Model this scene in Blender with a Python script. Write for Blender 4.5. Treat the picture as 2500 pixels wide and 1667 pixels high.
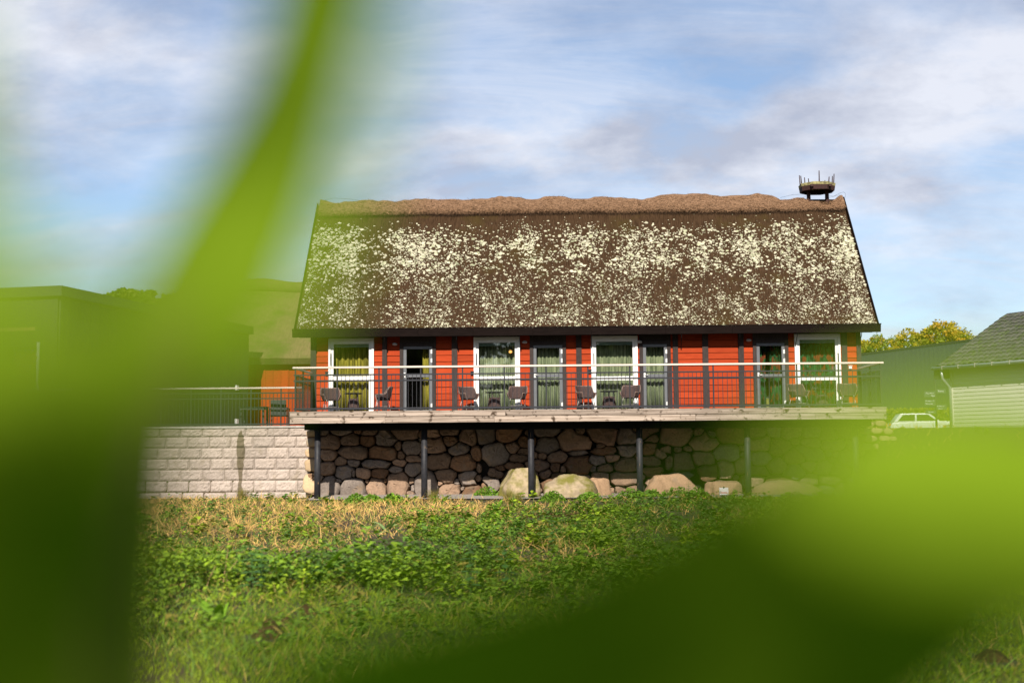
import bpy, math, random
import numpy as np
from mathutils import Vector, Matrix

random.seed(7); rng = np.random.default_rng(7)
for o in list(bpy.data.objects): bpy.data.objects.remove(o)
sc = bpy.context.scene
COL = sc.collection
R = math.radians

# ------------------------------------------------------------------ camera
F, CX, CY = 3125.0, 1250.0, 833.5            # focal length in photo pixels, photo centre
CAM = np.array([0.0, -41.0, 1.45])
YAW, PIT, ROLL = math.atan(75/F), math.atan(266.5/F), R(.42)
FW = np.array([-math.sin(YAW)*math.cos(PIT), math.cos(YAW)*math.cos(PIT), math.sin(PIT)])
RT0 = np.array([math.cos(YAW), math.sin(YAW), 0.0]); UP0 = np.cross(RT0, FW)
RT = RT0*math.cos(ROLL) - UP0*math.sin(ROLL); UP = UP0*math.cos(ROLL) + RT0*math.sin(ROLL)
cd = bpy.data.cameras.new('camera'); co = bpy.data.objects.new('camera', cd); COL.objects.link(co)
m = Matrix.Identity(4)
for i in range(3): m[i][0], m[i][1], m[i][2], m[i][3] = RT[i], UP[i], -FW[i], CAM[i]
co.matrix_world = m
cd.sensor_width = 36; cd.lens = 45; cd.clip_start = .01; cd.clip_end = 6000
cd.dof.use_dof = True; cd.dof.focus_distance = 39.0; cd.dof.aperture_fstop = 1.5
sc.camera = co
def ray(px, py): return FW + RT*((px-CX)/F) - UP*((py-CY)/F)
def at(px, py, Y):                            # photo pixel -> point on the plane y = Y
    d = ray(px, py); return CAM + d*((Y-CAM[1])/d[1])
def near(px, py, depth): return CAM + ray(px, py)*depth
def gnd(px, py, z=0.0):
    d = ray(px, py); return CAM + d*((z-CAM[2])/d[2])
def X(px, Y, py=950): return float(at(px, py, Y)[0])
def Z(py, Y, px=1400): return float(at(px, py, Y)[2])

# ------------------------------------------------------------------ world, sun, exposure
SUN_EL, SUN_AZ = 33.3, 4.2                    # sun behind the camera, a little to its left
w = bpy.data.worlds.new('World'); sc.world = w; w.use_nodes = True
nt = w.node_tree; nt.nodes.clear(); N = nt.nodes.new; L = nt.links.new
def mth(nt, op, a, b=None, c=None, clamp=False):
    n = nt.nodes.new('ShaderNodeMath'); n.operation = op; n.use_clamp = clamp
    for i, v in enumerate((a, b, c)):
        if v is None: continue
        if isinstance(v, (int, float)): n.inputs[i].default_value = v
        else: nt.links.new(v, n.inputs[i])
    return n.outputs[0]
def mixc(nt, f, a, b):
    n = nt.nodes.new('ShaderNodeMix'); n.data_type = 'RGBA'
    for s, v in ((0, f), (6, a), (7, b)):
        if isinstance(v, (int, float)): n.inputs[s].default_value = v
        elif isinstance(v, (tuple, list)): n.inputs[s].default_value = (*v[:3], 1)
        else: nt.links.new(v, n.inputs[s])
    return n.outputs[2]
def ramp(nt, f, stops):
    n = nt.nodes.new('ShaderNodeValToRGB'); e = n.color_ramp.elements
    while len(e) < len(stops): e.new(.5)
    for k, (p, c) in enumerate(stops):
        e[k].position = p; e[k].color = (c, c, c, 1) if isinstance(c, (int, float)) else (*c[:3], 1)
    nt.links.new(f, n.inputs[0]); return n.outputs[0]
sky = N('ShaderNodeTexSky'); sky.sky_type = 'NISHITA'; sky.sun_disc = False
sky.sun_elevation = R(SUN_EL); sky.sun_rotation = R(180+SUN_AZ); sky.air_density = 1.0; sky.dust_density = .6; sky.ozone_density = 1.5
tc = N('ShaderNodeTexCoord'); sep = N('ShaderNodeSeparateXYZ'); L(tc.outputs['Generated'], sep.inputs[0])
zz = mth(nt, 'ADD', mth(nt, 'MAXIMUM', sep.outputs[2], 0.0), .38)
cmb = N('ShaderNodeCombineXYZ')
L(mth(nt, 'DIVIDE', sep.outputs[0], zz), cmb.inputs[0]); L(mth(nt, 'DIVIDE', sep.outputs[1], zz), cmb.inputs[1])
def cloud(scale, rot, sx, sy, detail, rough, loc=(0, 0, 0), dist=0):
    mp = N('ShaderNodeMapping'); L(cmb.outputs[0], mp.inputs[0]); mp.inputs['Rotation'].default_value = (0, 0, R(rot))
    mp.inputs['Scale'].default_value = (sx, sy, 1); mp.inputs['Location'].default_value = loc
    n = N('ShaderNodeTexNoise'); n.inputs['Scale'].default_value = scale; n.inputs['Detail'].default_value = detail
    n.inputs['Roughness'].default_value = rough; n.inputs['Distortion'].default_value = dist
    L(mp.outputs[0], n.inputs['Vector']); return n.outputs[0]
big = cloud(1.7, 20, 1, 1.25, 9, .58, (3.1, 1.4, 0), .4)
cir = cloud(2.2, 24, .55, 3.0, 10, .66, (1.0, 7.3, 0), .6)
c1 = ramp(nt, big, [(.43, 0.0), (.61, .95)])
c2 = ramp(nt, cir, [(.40, 0.0), (.72, .80)])
grey = cloud(3.2, 10, 1, 1.3, 8, .6, (9, 4, 0))
cc = mixc(nt, ramp(nt, grey, [(.42, 0.0), (.64, 1.0)]), (8.4, 8.6, 9.4), (5.0, 5.3, 6.4))
m1 = mth(nt, 'MAXIMUM', c1, c2, clamp=True)
blue = N('ShaderNodeVectorMath'); blue.operation = 'MULTIPLY'; L(sky.outputs[0], blue.inputs[0]); blue.inputs[1].default_value = (1.20, 1.28, 1.37)
colr = mixc(nt, mth(nt, 'ADD', mth(nt, 'MULTIPLY', m1, .82), .14), blue.outputs[0], cc)
bg = N('ShaderNodeBackground'); bg.inputs[1].default_value = .053; L(colr, bg.inputs[0])
wo = N('ShaderNodeOutputWorld'); L(bg.outputs[0], wo.inputs[0])
sd = bpy.data.lights.new('sun', 'SUN'); sd.energy = 5.0; sd.angle = R(.53); sd.color = (1, .93, .82)
so = bpy.data.objects.new('sun', sd); COL.objects.link(so)
tos = Vector((-math.sin(R(SUN_AZ))*math.cos(R(SUN_EL)), -math.cos(R(SUN_AZ))*math.cos(R(SUN_EL)), math.sin(R(SUN_EL))))
so.rotation_euler = tos.to_track_quat('Z', 'Y').to_euler(); so.location = (-6, -60, 40)
vs = sc.view_settings; vs.view_transform = 'Standard'; vs.look = 'None'; vs.exposure = .95; vs.gamma = 1.0; vs.use_curve_mapping = False
sc.render.engine = 'CYCLES'
cy = sc.cycles; cy.use_denoising = True; cy.max_bounces = 8; cy.diffuse_bounces = 3; cy.glossy_bounces = 3
cy.transparent_max_bounces = 12; cy.transmission_bounces = 4; cy.sample_clamp_indirect = 6

# ------------------------------------------------------------------ helpers: objects
WM = {}
def link(name, data, parent=None, local=False):
    o = bpy.data.objects.new(name, data); COL.objects.link(o)
    if parent is not None:
        o.parent = parent
        if not local: o.matrix_parent_inverse = WM.get(parent.name, Matrix.Identity(4)).inverted()
    WM[o.name] = Matrix.Identity(4)
    return o
def tag(o, label=None, cat=None, group=None, kind=None):
    for k, v in (('label', label), ('category', cat), ('group', group), ('kind', kind)):
        if v: o[k] = v
    return o
def thing(name, label, cat, loc=(0, 0, 0), rz=0, group=None):
    o = bpy.data.objects.new(name, None); COL.objects.link(o); o.empty_display_size = .2
    o.location = [float(v) for v in loc]; o.rotation_euler = (0, 0, rz)
    WM[o.name] = Matrix.Translation(o.location) @ Matrix.Rotation(rz, 4, 'Z')
    return tag(o, label, cat, group)
def copy_tree(o, parent=None):
    c = o.copy(); COL.objects.link(c)
    if parent is not None: c.parent = parent
    WM[c.name] = WM.get(o.name, Matrix.Identity(4))
    for ch in [x for x in o.children]: copy_tree(ch, c)
    return c
class MB:
    def __init__(s): s.v = []; s.f = []
    def add(s, v, f):
        n = len(s.v); s.v += [tuple(float(c) for c in p) for p in v]; s.f += [tuple(i+n for i in q) for q in f]; return s
    def box(s, a, b, bev=0):
        (x0, y0, z0), (x1, y1, z1) = a, b
        x0, x1 = sorted((x0, x1)); y0, y1 = sorted((y0, y1)); z0, z1 = sorted((z0, z1))
        v = [(x, y, z) for z in (z0, z1) for (x, y) in ((x0, y0), (x1, y0), (x1, y1), (x0, y1))]
        return s.add(v, [(3, 2, 1, 0), (4, 5, 6, 7), (0, 1, 5, 4), (1, 2, 6, 5), (2, 3, 7, 6), (3, 0, 4, 7)])
    def tube(s, pts, rad, n=8, cap=True):
        pts = [Vector(p) for p in pts]; rad = rad if isinstance(rad, (list, tuple)) else [rad]*len(pts)
        rings = []; u = None
        for i, p in enumerate(pts):
            t = (pts[min(i+1, len(pts)-1)] - pts[max(i-1, 0)]).normalized()
            if u is None:
                u = t.cross(Vector((0, 0, 1)))
                if u.length < .05: u = t.cross(Vector((1, 0, 0)))
            u = (u - t*u.dot(t)).normalized(); wv = t.cross(u)
            rings.append([p + (u*math.cos(2*math.pi*k/n) + wv*math.sin(2*math.pi*k/n))*rad[i] for k in range(n)])
        v = [q for r_ in rings for q in r_]; f = []
        for i in range(len(pts)-1):
            for k in range(n): f.append((i*n+k, i*n+(k+1) % n, (i+1)*n+(k+1) % n, (i+1)*n+k))
        if cap: f += [tuple(range(n))[::-1], tuple((len(pts)-1)*n+k for k in range(n))]
        return s.add(v, f)
    def lathe(s, prof, c=(0, 0, 0), n=16):
        v = [(c[0]+r*math.cos(2*math.pi*k/n), c[1]+r*math.sin(2*math.pi*k/n), c[2]+z) for r, z in prof for k in range(n)]
        f = [(i*n+k, i*n+(k+1) % n, (i+1)*n+(k+1) % n, (i+1)*n+k) for i in range(len(prof)-1) for k in range(n)]
        f += [tuple(range(n))[::-1], tuple((len(prof)-1)*n+k for k in range(n))]
        return s.add(v, f)
    def mesh(s, name, mat, smooth=False):
        me = bpy.data.meshes.new(name); me.from_pydata(s.v, [], s.f); me.materials.append(mat)
        if smooth: me.polygons.foreach_set('use_smooth', [True]*len(me.polygons))
        me.update(); return me
    def build(s, name, mat, parent=None, smooth=False, local=False):
        return link(name, s.mesh(name, mat, smooth), parent, local)
def bx(name, a, b, mat, parent, local=False): return MB().box(a, b).build(name, mat, parent, local=local)
def bevel(o, wd, seg=2):
    b = o.modifiers.new('bevel', 'BEVEL'); b.width = wd; b.segments = seg; b.limit_method = 'ANGLE'; return o
def inst(name, me, loc, parent, rot=(0, 0, 0), scale=(1, 1, 1)):
    o = link(name, me, parent); o.location = [float(v) for v in loc]; o.rotation_euler = rot; o.scale = scale; return o
def np_mesh(name, V, Q=None, T=None, mat=None, col=None, smooth=False):
    me = bpy.data.meshes.new(name); V = np.asarray(V, np.float32); me.vertices.add(len(V)); me.vertices.foreach_set('co', V.ravel())
    nq = 0 if Q is None else len(Q); ntr = 0 if T is None else len(T)
    idx = np.concatenate([a for a in ((Q.ravel() if nq else None), (T.ravel() if ntr else None)) if a is not None]).astype(np.int32)
    me.loops.add(len(idx)); me.loops.foreach_set('vertex_index', idx); me.polygons.add(nq+ntr)
    st = np.concatenate([np.arange(nq)*4, nq*4+np.arange(ntr)*3]).astype(np.int32)
    me.polygons.foreach_set('loop_start', st)
    try: me.polygons.foreach_set('loop_total', np.concatenate([np.full(nq, 4), np.full(ntr, 3)]).astype(np.int32))
    except Exception: pass
    if smooth: me.polygons.foreach_set('use_smooth', np.ones(nq+ntr, bool))
    me.update(calc_edges=True)
    if col is not None:
        c = np.ones((len(V), 4), np.float32); c[:, :3] = col
        me.color_attributes.new('Col', 'FLOAT_COLOR', 'POINT').data.foreach_set('color', c.ravel())
    if mat: me.materials.append(mat)
    return me

# ------------------------------------------------------------------ helpers: value noise, materials
_g = rng.random((64, 64))
def vnoise(x, y):
    xi = np.floor(x).astype(int); yi = np.floor(y).astype(int); fx = x-xi; fy = y-yi
    fx = fx*fx*(3-2*fx); fy = fy*fy*(3-2*fy); g = lambda a, b: _g[a % 64, b % 64]
    return (g(xi, yi)*(1-fx)+g(xi+1, yi)*fx)*(1-fy) + (g(xi, yi+1)*(1-fx)+g(xi+1, yi+1)*fx)*fy
def fbm(x, y, o=4):
    s = 0; a = .5
    for k in range(o): s = s + a*vnoise(x*2**k+13.7*k, y*2**k+7.1*k); a *= .5
    return s/(1-.5**o)
def M(name, c1, c2=None, scale=6, stretch=(1, 1, 1), rough=.8, bump=0, bscale=None, bstretch=None, spec=.3, metal=0, orand=0, detail=6,
      c3=None, s3=2, t3=(.55, .65), contrast=(.35, .65), coat=0):
    mt = bpy.data.materials.new(name); mt.use_nodes = True; nt = mt.node_tree; b = nt.nodes['Principled BSDF']
    b.inputs['Roughness'].default_value = rough; b.inputs['Specular IOR Level'].default_value = spec; b.inputs['Metallic'].default_value = metal
    if coat: b.inputs['Coat Weight'].default_value = coat
    tc = nt.nodes.new('ShaderNodeTexCoord'); oi = nt.nodes.new('ShaderNodeObjectInfo')
    off = nt.nodes.new('ShaderNodeVectorMath'); off.operation = 'MULTIPLY_ADD'
    cb = nt.nodes.new('ShaderNodeCombineXYZ')
    for i in range(3): nt.links.new(oi.outputs['Random'], cb.inputs[i])
    nt.links.new(cb.outputs[0], off.inputs[0]); off.inputs[1].default_value = (37, 19, 23); nt.links.new(tc.outputs['Object'], off.inputs[2])
    def noise(sc_, st, det=detail, rgh=.6):
        mp = nt.nodes.new('ShaderNodeMapping'); nt.links.new(off.outputs[0], mp.inputs[0]); mp.inputs['Scale'].default_value = st
        n = nt.nodes.new('ShaderNodeTexNoise'); n.inputs['Scale'].default_value = sc_; n.inputs['Detail'].default_value = det; n.inputs['Roughness'].default_value = rgh
        nt.links.new(mp.outputs[0], n.inputs['Vector']); return n.outputs[0]
    if c2 is None: c2 = tuple(v*.8 for v in c1)
    c1, c2, c3 = [None if c is None else tuple(v*.8 for v in c) for c in (c1, c2, c3)]   # exposure of the picture
    col = mixc(nt, ramp(nt, noise(scale, stretch), [(contrast[0], 0.0), (contrast[1], 1.0)]), c1, c2)
    if c3 is not None: col = mixc(nt, ramp(nt, noise(s3, (1, 1, 1)), [(t3[0], 0.0), (t3[1], 1.0)]), col, c3)
    if orand:
        hs = nt.nodes.new('ShaderNodeHueSaturation'); nt.links.new(col, hs.inputs['Color'])
        nt.links.new(mth(nt, 'MULTIPLY_ADD', oi.outputs['Random'], 2*orand, 1-orand), hs.inputs['Value']); col = hs.outputs[0]
    nt.links.new(col, b.inputs['Base Color'])
    if bump:
        bp = nt.nodes.new('ShaderNodeBump'); bp.inputs['Strength'].default_value = bump; bp.inputs['Distance'].default_value = .02
        nt.links.new(noise(bscale or scale*3, bstretch or stretch, 8), bp.inputs['Height']); nt.links.new(bp.outputs[0], b.inputs['Normal'])
    return mt
def leafmat(name, col=(.1, .2, .02), trans=.3, var=True, rough=.55, spec=.25, tcol=None):
    mt = bpy.data.materials.new(name); mt.use_nodes = True; nt = mt.node_tree; b = nt.nodes['Principled BSDF']; out = nt.nodes['Material Output']
    b.inputs['Roughness'].default_value = rough; b.inputs['Specular IOR Level'].default_value = spec
    tr = nt.nodes.new('ShaderNodeBsdfTranslucent'); mx = nt.nodes.new('ShaderNodeMixShader'); mx.inputs[0].default_value = trans
    if var:
        a = nt.nodes.new('ShaderNodeVertexColor'); a.layer_name = 'Col'; c = a.outputs[0]
        nt.links.new(c, b.inputs['Base Color'])
        g = nt.nodes.new('ShaderNodeVectorMath'); g.operation = 'MULTIPLY'; nt.links.new(c, g.inputs[0]); g.inputs[1].default_value = (1.3, 1.4, .6); nt.links.new(g.outputs[0], tr.inputs[0])
    else:
        n = nt.nodes.new('ShaderNodeTexNoise'); n.inputs['Scale'].default_value = 40; tcn = nt.nodes.new('ShaderNodeTexCoord'); nt.links.new(tcn.outputs['Object'], n.inputs['Vector'])
        c = mixc(nt, n.outputs[0], tuple(v*.85 for v in col), tuple(v*1.12 for v in col)); nt.links.new(c, b.inputs['Base Color'])
        tr.inputs[0].default_value = (*(tcol or (col[0]*1.2, col[1]*1.3, col[2]*.6)), 1)
    nt.links.new(b.outputs[0], mx.inputs[1]); nt.links.new(tr.outputs[0], mx.inputs[2]); nt.links.new(mx.outputs[0], out.inputs[0])
    return mt
def glassmat():
    mt = bpy.data.materials.new('glass'); mt.use_nodes = True; nt = mt.node_tree; nt.nodes.remove(nt.nodes['Principled BSDF']); out = nt.nodes['Material Output']
    t = nt.nodes.new('ShaderNodeBsdfTransparent'); t.inputs[0].default_value = (.92, .95, .93, 1)
    g = nt.nodes.new('ShaderNodeBsdfGlossy'); g.inputs['Roughness'].default_value = .015
    fr = nt.nodes.new('ShaderNodeFresnel'); fr.inputs[0].default_value = 1.55
    mx = nt.nodes.new('ShaderNodeMixShader'); nt.links.new(mth(nt, 'MULTIPLY_ADD', fr.outputs[0], 1.0, .015), mx.inputs[0])
    nt.links.new(t.outputs[0], mx.inputs[1]); nt.links.new(g.outputs[0], mx.inputs[2]); nt.links.new(mx.outputs[0], out.inputs[0]); return mt

mt_red = M('red paint', (.345, .046, .011), (.275, .032, .008), 7, (.5, 1, 6), .75, .25, 20, (1, 4, 14), orand=.13, spec=.08)
mt_timber = M('dark timber', (.030, .022, .020), (.052, .040, .036), 10, (5, 5, .6), .8, .3, 30, (6, 6, .5), orand=.15, spec=.12)
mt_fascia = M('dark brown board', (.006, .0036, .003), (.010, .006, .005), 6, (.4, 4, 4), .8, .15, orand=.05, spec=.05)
mt_white = M('white paint', (.70, .69, .67), (.65, .64, .62), 5, rough=.4, spec=.4)
mt_grey = M('grey door paint', (.10, .105, .115), (.085, .09, .10), 5, rough=.4, spec=.4)
mt_steel = M('dark grey steel', (.022, .023, .029), (.016, .017, .022), 9, rough=.6, spec=.2)
mt_black = M('black metal', (.006, .006, .007), (.010, .010, .010), 9, rough=.6, spec=.12)
mt_rail = M('pale handrail wood', (.62, .53, .47), (.52, .43, .37), 6, (.3, 4, 4), .6)
mt_deck = M('weathered deck wood', (.39, .315, .26), (.165, .122, .092), 2.6, (.30, 6, 11), .85, .5, 12, (.4, 8, 14), orand=.22, c3=(.060, .040, .026), s3=5.0, t3=(.57, .66), contrast=(.40, .66), spec=.1)
mt_thatch = None
mt_in = M('room plaster', (.16, .14, .12), rough=.9)
mt_floor = M('room floor', (.10, .07, .05), rough=.6)
mt_glass = glassmat()

# ------------------------------------------------------------------ the ground
def make_ground():
    xs = np.concatenate([[-2500, -800, -250, -90, -45], np.arange(-30, 10.39, .75), [10.39], np.arange(10.45, 32, .75), [45, 90, 250, 800, 2500]])
    ys = np.concatenate([[-2500, -600, -150, -70, -48], np.arange(-44, -.5, .5), [-.4, .30, .34, .8, 2, 4, 8, 16, 30, 60, 120, 300, 900, 2500]])
    GX, GY = np.meshgrid(xs, ys, indexing='ij')
    zf = fbm(GX*.35+3, GY*.35, 3)
    z = (zf-.5)*.22*np.clip((-GY-2.6)/3, 0, 1)*(np.abs(GX) < 40)*(GY > -46)
    low = np.where(GY < .32, 0, 2.1)
    t = np.clip((GY+5.0)/6.0, 0, 1); slope = 2.1*t*t*(3-2*t)
    z = z + np.where(GX > 10.4, slope, low)
    V = np.stack([GX, GY, z], -1).reshape(-1, 3); nx, ny = GX.shape
    i = np.arange(nx*ny).reshape(nx, ny)
    Q = np.stack([i[:-1, :-1], i[1:, :-1], i[1:, 1:], i[:-1, 1:]], -1).reshape(-1, 4)
    mt = M('ground soil and turf', (.050, .056, .012), (.060, .036, .018), 1.3, (1, 1, 1), .95, .6, 14, c3=(.045, .028, .016), s3=.55, t3=(.56, .66))
    o = link('ground', np_mesh('ground', V, Q, None, mt, smooth=True)); tag(o, kind='structure')
make_ground()
def gz(x, y):
    x = np.asarray(x, float); y = np.asarray(y, float)
    return (fbm(x*.35+3, y*.35, 3)-.5)*.22*np.clip((-y-2.6)/3, 0, 1)
# gravel strip under the balcony
gv = []; gq = []
xs = np.arange(-7.2, 10.2, .3); ys = np.linspace(-2.95, .1, 7)
GX, GY = np.meshgrid(xs, ys, indexing='ij'); GY = GY + np.where(GY < -2.5, (fbm(GX*.9, GX*0+2)-.5)*1.0, 0)
GZ = .035+.02*fbm(GX*3, GY*3)+.05*np.clip((GY+1.5)/1.5, 0, 1)
i = np.arange(GX.size).reshape(GX.shape)
mt_gravel = M('gravel', (.40, .35, .31), (.22, .19, .17), 45, rough=.95, bump=.8, bscale=60, detail=3)
tag(link('gravel_strip', np_mesh('gravel', np.stack([GX, GY, GZ], -1).reshape(-1, 3), np.stack([i[:-1, :-1], i[1:, :-1], i[1:, 1:], i[:-1, 1:]], -1).reshape(-1, 4), None, mt_gravel, smooth=True)), kind='structure')
# upper terrace beside the house
mt_conc = M('pale concrete', (.42, .39, .35), (.33, .30, .27), 5, rough=.9, bump=.2)
tag(bx('terrace', (-44, .45, 1.7), (-7.55, 40, 2.25), mt_conc, None), kind='structure')

# ------------------------------------------------------------------ the thatched house
X0, X1 = X(758, 0, 900), X(2105, 0, 900)
EX0, EX1 = -7.885, 10.573                    # roof ends
RY, RZ, EY, EZ = 3.6, 10.12, -.52, 5.33       # ridge and eave of the roof
FLOOR = 2.66
house = thing('thatched_house', 'long red timber house with lichen spotted thatched roof above a wooden balcony', 'house', (1.35, 3.6, FLOOR-.1))
# facade
posts = [(758, 772), (933, 945), (1103, 1117), (1407.5, 1421), (1644, 1657), (1716.5, 1731), (1804, 1818), (2057, 2071), (2094, 2105)]
wins = [(802, 913), (1157, 1270), (1444, 1558), (1942, 2054)]
doors = [(976, 1064.5), (1294, 1383), (1562, 1639), (1840, 1927)]
WT = 5.10                                    # top of the visible wall, under the eave
for a, b in posts:
    bevel(bx('wall_post', (X(a, 0), -.035, 2.45), (X(b, 0), .12, WT+.2), mt_timber, house), .008)
solid = sorted([(X(a, 0), X(b, 0)) for a, b in posts+wins+doors])
gaps = []; cur = X0
for a, b in solid:
    if a-cur > .03: gaps.append((cur, a))
    cur = max(cur, b)
bid = 0
for a, b in gaps:
    z = 2.48; k = 0
    while z < WT+.1:
        h = .205
        me = MB().add([(a, 0, z), (b, 0, z), (b, .028, z+h-.010), (a, .028, z+h-.010), (a, .10, z), (b, .10, z), (b, .10, z+h-.010), (a, .10, z+h-.010)],
                      [(0, 1, 2, 3), (5, 4, 7, 6), (0, 4, 5, 1), (3, 2, 6, 7), (0, 3, 7, 4), (1, 5, 6, 2)])
        o = me.build('wall_board', mt_red, house); o.location.y = random.uniform(-.003, .003); o.location.z = random.uniform(-.002, .002)
        z += h
# structure behind: gables, rear wall, floor, ceiling, plinth band
def gable(x, s):
    v = [(x, .1, 2.3), (x, 7.1, 2.3), (x, 7.1, 5.2), (x, RY, 9.6), (x, .1, 5.2)]
    v2 = [(x+s*.12, y, z) for _, y, z in v]
    MB().add(v+v2, [(0, 1, 2, 3, 4), (9, 8, 7, 6, 5)]+[(i, i+5, (i+1) % 5+5, (i+1) % 5) for i in range(5)]).build('gable_wall', mt_red, house)
gable(X0+.02, 1); gable(X1-.02, -1)
bx('rear_wall', (X0+.16, 7.0, 2.3), (X1-.16, 7.1, 5.2), mt_red, house)
bx('interior_wall', (X0+.16, 3.0, 2.62), (X1-.16, 3.1, 5.3), mt_in, house)
bx('room_floor', (X0+.16, .13, 2.4), (X1-.16, 2.98, 2.62), mt_floor, house)
bx('room_ceiling', (X0+.16, .13, 5.14), (X1-.16, 2.98, 5.2), mt_in, house)
for px in (1117, 1426, 1731):
    bx('room_partition', (X(px, 0), .14, 2.63), (X(px, 0)+.1, 2.98, 5.13), mt_in, house)
bx('head_beam', (X0+.02, .02, WT+.12), (X1-.02, .12, WT+.3), mt_timber, house)

# curtains
def curtmat(name, c1, c2, pattern=False):
    mt = bpy.data.materials.new(name); mt.use_nodes = True; nt = mt.node_tree; b = nt.nodes['Principled BSDF']; out = nt.nodes['Material Output']; b.inputs['Roughness'].default_value = .9
    b.inputs['Specular IOR Level'].default_value = .1
    tcn = nt.nodes.new('ShaderNodeTexCoord'); mp = nt.nodes.new('ShaderNodeMapping'); nt.links.new(tcn.outputs['Object'], mp.inputs[0]); mp.inputs['Scale'].default_value = (1, 1, .08) if not pattern else (1, 1, .6)
    n = nt.nodes.new('ShaderNodeTexNoise'); n.inputs['Scale'].default_value = 16 if not pattern else 9; n.inputs['Detail'].default_value = 3; nt.links.new(mp.outputs[0], n.inputs['Vector'])
    c = mixc(nt, ramp(nt, n.outputs[0], [(.40, 0.0), (.60, 1.0)]), c1, c2)
    if pattern:
        n2 = nt.nodes.new('ShaderNodeTexNoise'); n2.inputs['Scale'].default_value = 7; n2.inputs['Detail'].default_value = 4; nt.links.new(mp.outputs[0], n2.inputs['Vector'])
        c = mixc(nt, ramp(nt, n2.outputs[0], [(.54, 0.0), (.60, 1.0)]), c, (.22, .05, .02))
    nt.links.new(c, b.inputs['Base Color'])
    tr = nt.nodes.new('ShaderNodeBsdfTranslucent'); nt.links.new(c, tr.inputs[0]); mx = nt.nodes.new('ShaderNodeMixShader'); mx.inputs[0].default_value = .25
    nt.links.new(b.outputs[0], mx.inputs[1]); nt.links.new(tr.outputs[0], mx.inputs[2]); nt.links.new(mx.outputs[0], out.inputs[0]); return mt
mt_cy = curtmat('olive yellow curtain', (.40, .32, .05), (.16, .13, .025))
mt_cg = curtmat('sage green curtain', (.34, .35, .22), (.16, .18, .11))
mt_cp = curtmat('leaf patterned curtain', (.03, .14, .05), (.012, .03, .012), True)
def curtain(a, b, mat, parent, z0=FLOOR+.02, z1=5.0, y=.37, folds=None, amp=.03):
    n = max(8, int((b-a)/.018)); folds = folds or (b-a)/.135
    xs = np.linspace(a, b, n); ph = random.uniform(0, 6)
    yy = y + amp*np.sin(2*math.pi*folds*(xs-a)/(b-a)+ph+.6*np.sin(xs*7)) + .01*np.sin(xs*31)
    V = []; 
    for k in range(4):
        t = k/3; V += [(x, q+(1-t)*.012*math.sin(x*9), z0+(z1-z0)*t) for x, q in zip(xs, yy)]
    Q = [(k*n+i, k*n+i+1, (k+1)*n+i+1, (k+1)*n+i) for k in range(3) for i in range(n-1)]
    o = MB().add(V, Q).build('curtain', mat, parent, smooth=True); s = o.modifiers.new('thickness', 'SOLIDIFY'); s.thickness = .004; return o
def frame_mb(x0, x1, z0, z1, wd, y0, y1, top=None, bottom=True):
    mb = MB(); top = top or wd
    mb.box((x0, y0, z0), (x0+wd, y1, z1)); mb.box((x1-wd, y0, z0), (x1, y1, z1)); mb.box((x0+wd, y0, z1-top), (x1-wd, y1, z1))
    if bottom: mb.box((x0+wd, y0, z0), (x1-wd, y1, z0+wd))
    return mb
mt_blind = M('blind cassette', (.22, .28, .25), rough=.6)
WZ1 = 5.09
for i, (a, b) in enumerate(wins):
    x0, x1 = X(a, 0), X(b, 0); cm = (mt_cy, mt_cg, mt_cg, mt_cp)[i]
    wn = frame_mb(x0, x1, FLOOR-.05, WZ1, .075, -.07, .13, .09).build('window', mt_white, house); bevel(wn, .006)
    sash = frame_mb(x0+.077, x1-.077, FLOOR-.03, WZ1-.092, .085, -.035, .05).build('sash', mt_white, wn); bevel(sash, .006)
    zt = Z(923.5, 0, (a+b)/2)
    gx0, gx1 = x0+.16, x1-.16
    bevel(bx('transom', (gx0+.002, -.04, zt-.065), (gx1-.002, .045, zt+.065), mt_white, wn), .006)
    bx('pane', (gx0, .0, zt+.06), (gx1, .008, WZ1-.18), mt_glass, wn)
    bx('pane', (gx0, .0, FLOOR+.05), (gx1, .008, zt-.06), mt_glass, wn)
    bx('blind', (gx0-.01, .055, WZ1-.28), (gx1+.01, .12, WZ1-.17), mt_blind, wn)
    curtain(gx0-.1, gx1+.1 if i else gx1+.1, cm, wn, amp=.03 if i else .045, folds=None if i else (gx1-gx0)/.16)
    hx = x0+.085 if i < 3 else x1-.085
    hz = Z(878, 0, a)
    MB().tube([(hx, -.035, hz-.19), (hx, -.10, hz-.17), (hx, -.105, hz), (hx, -.10, hz+.17), (hx, -.035, hz+.19)], .014, 6).build('handle', mt_black, wn, smooth=True)
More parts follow.
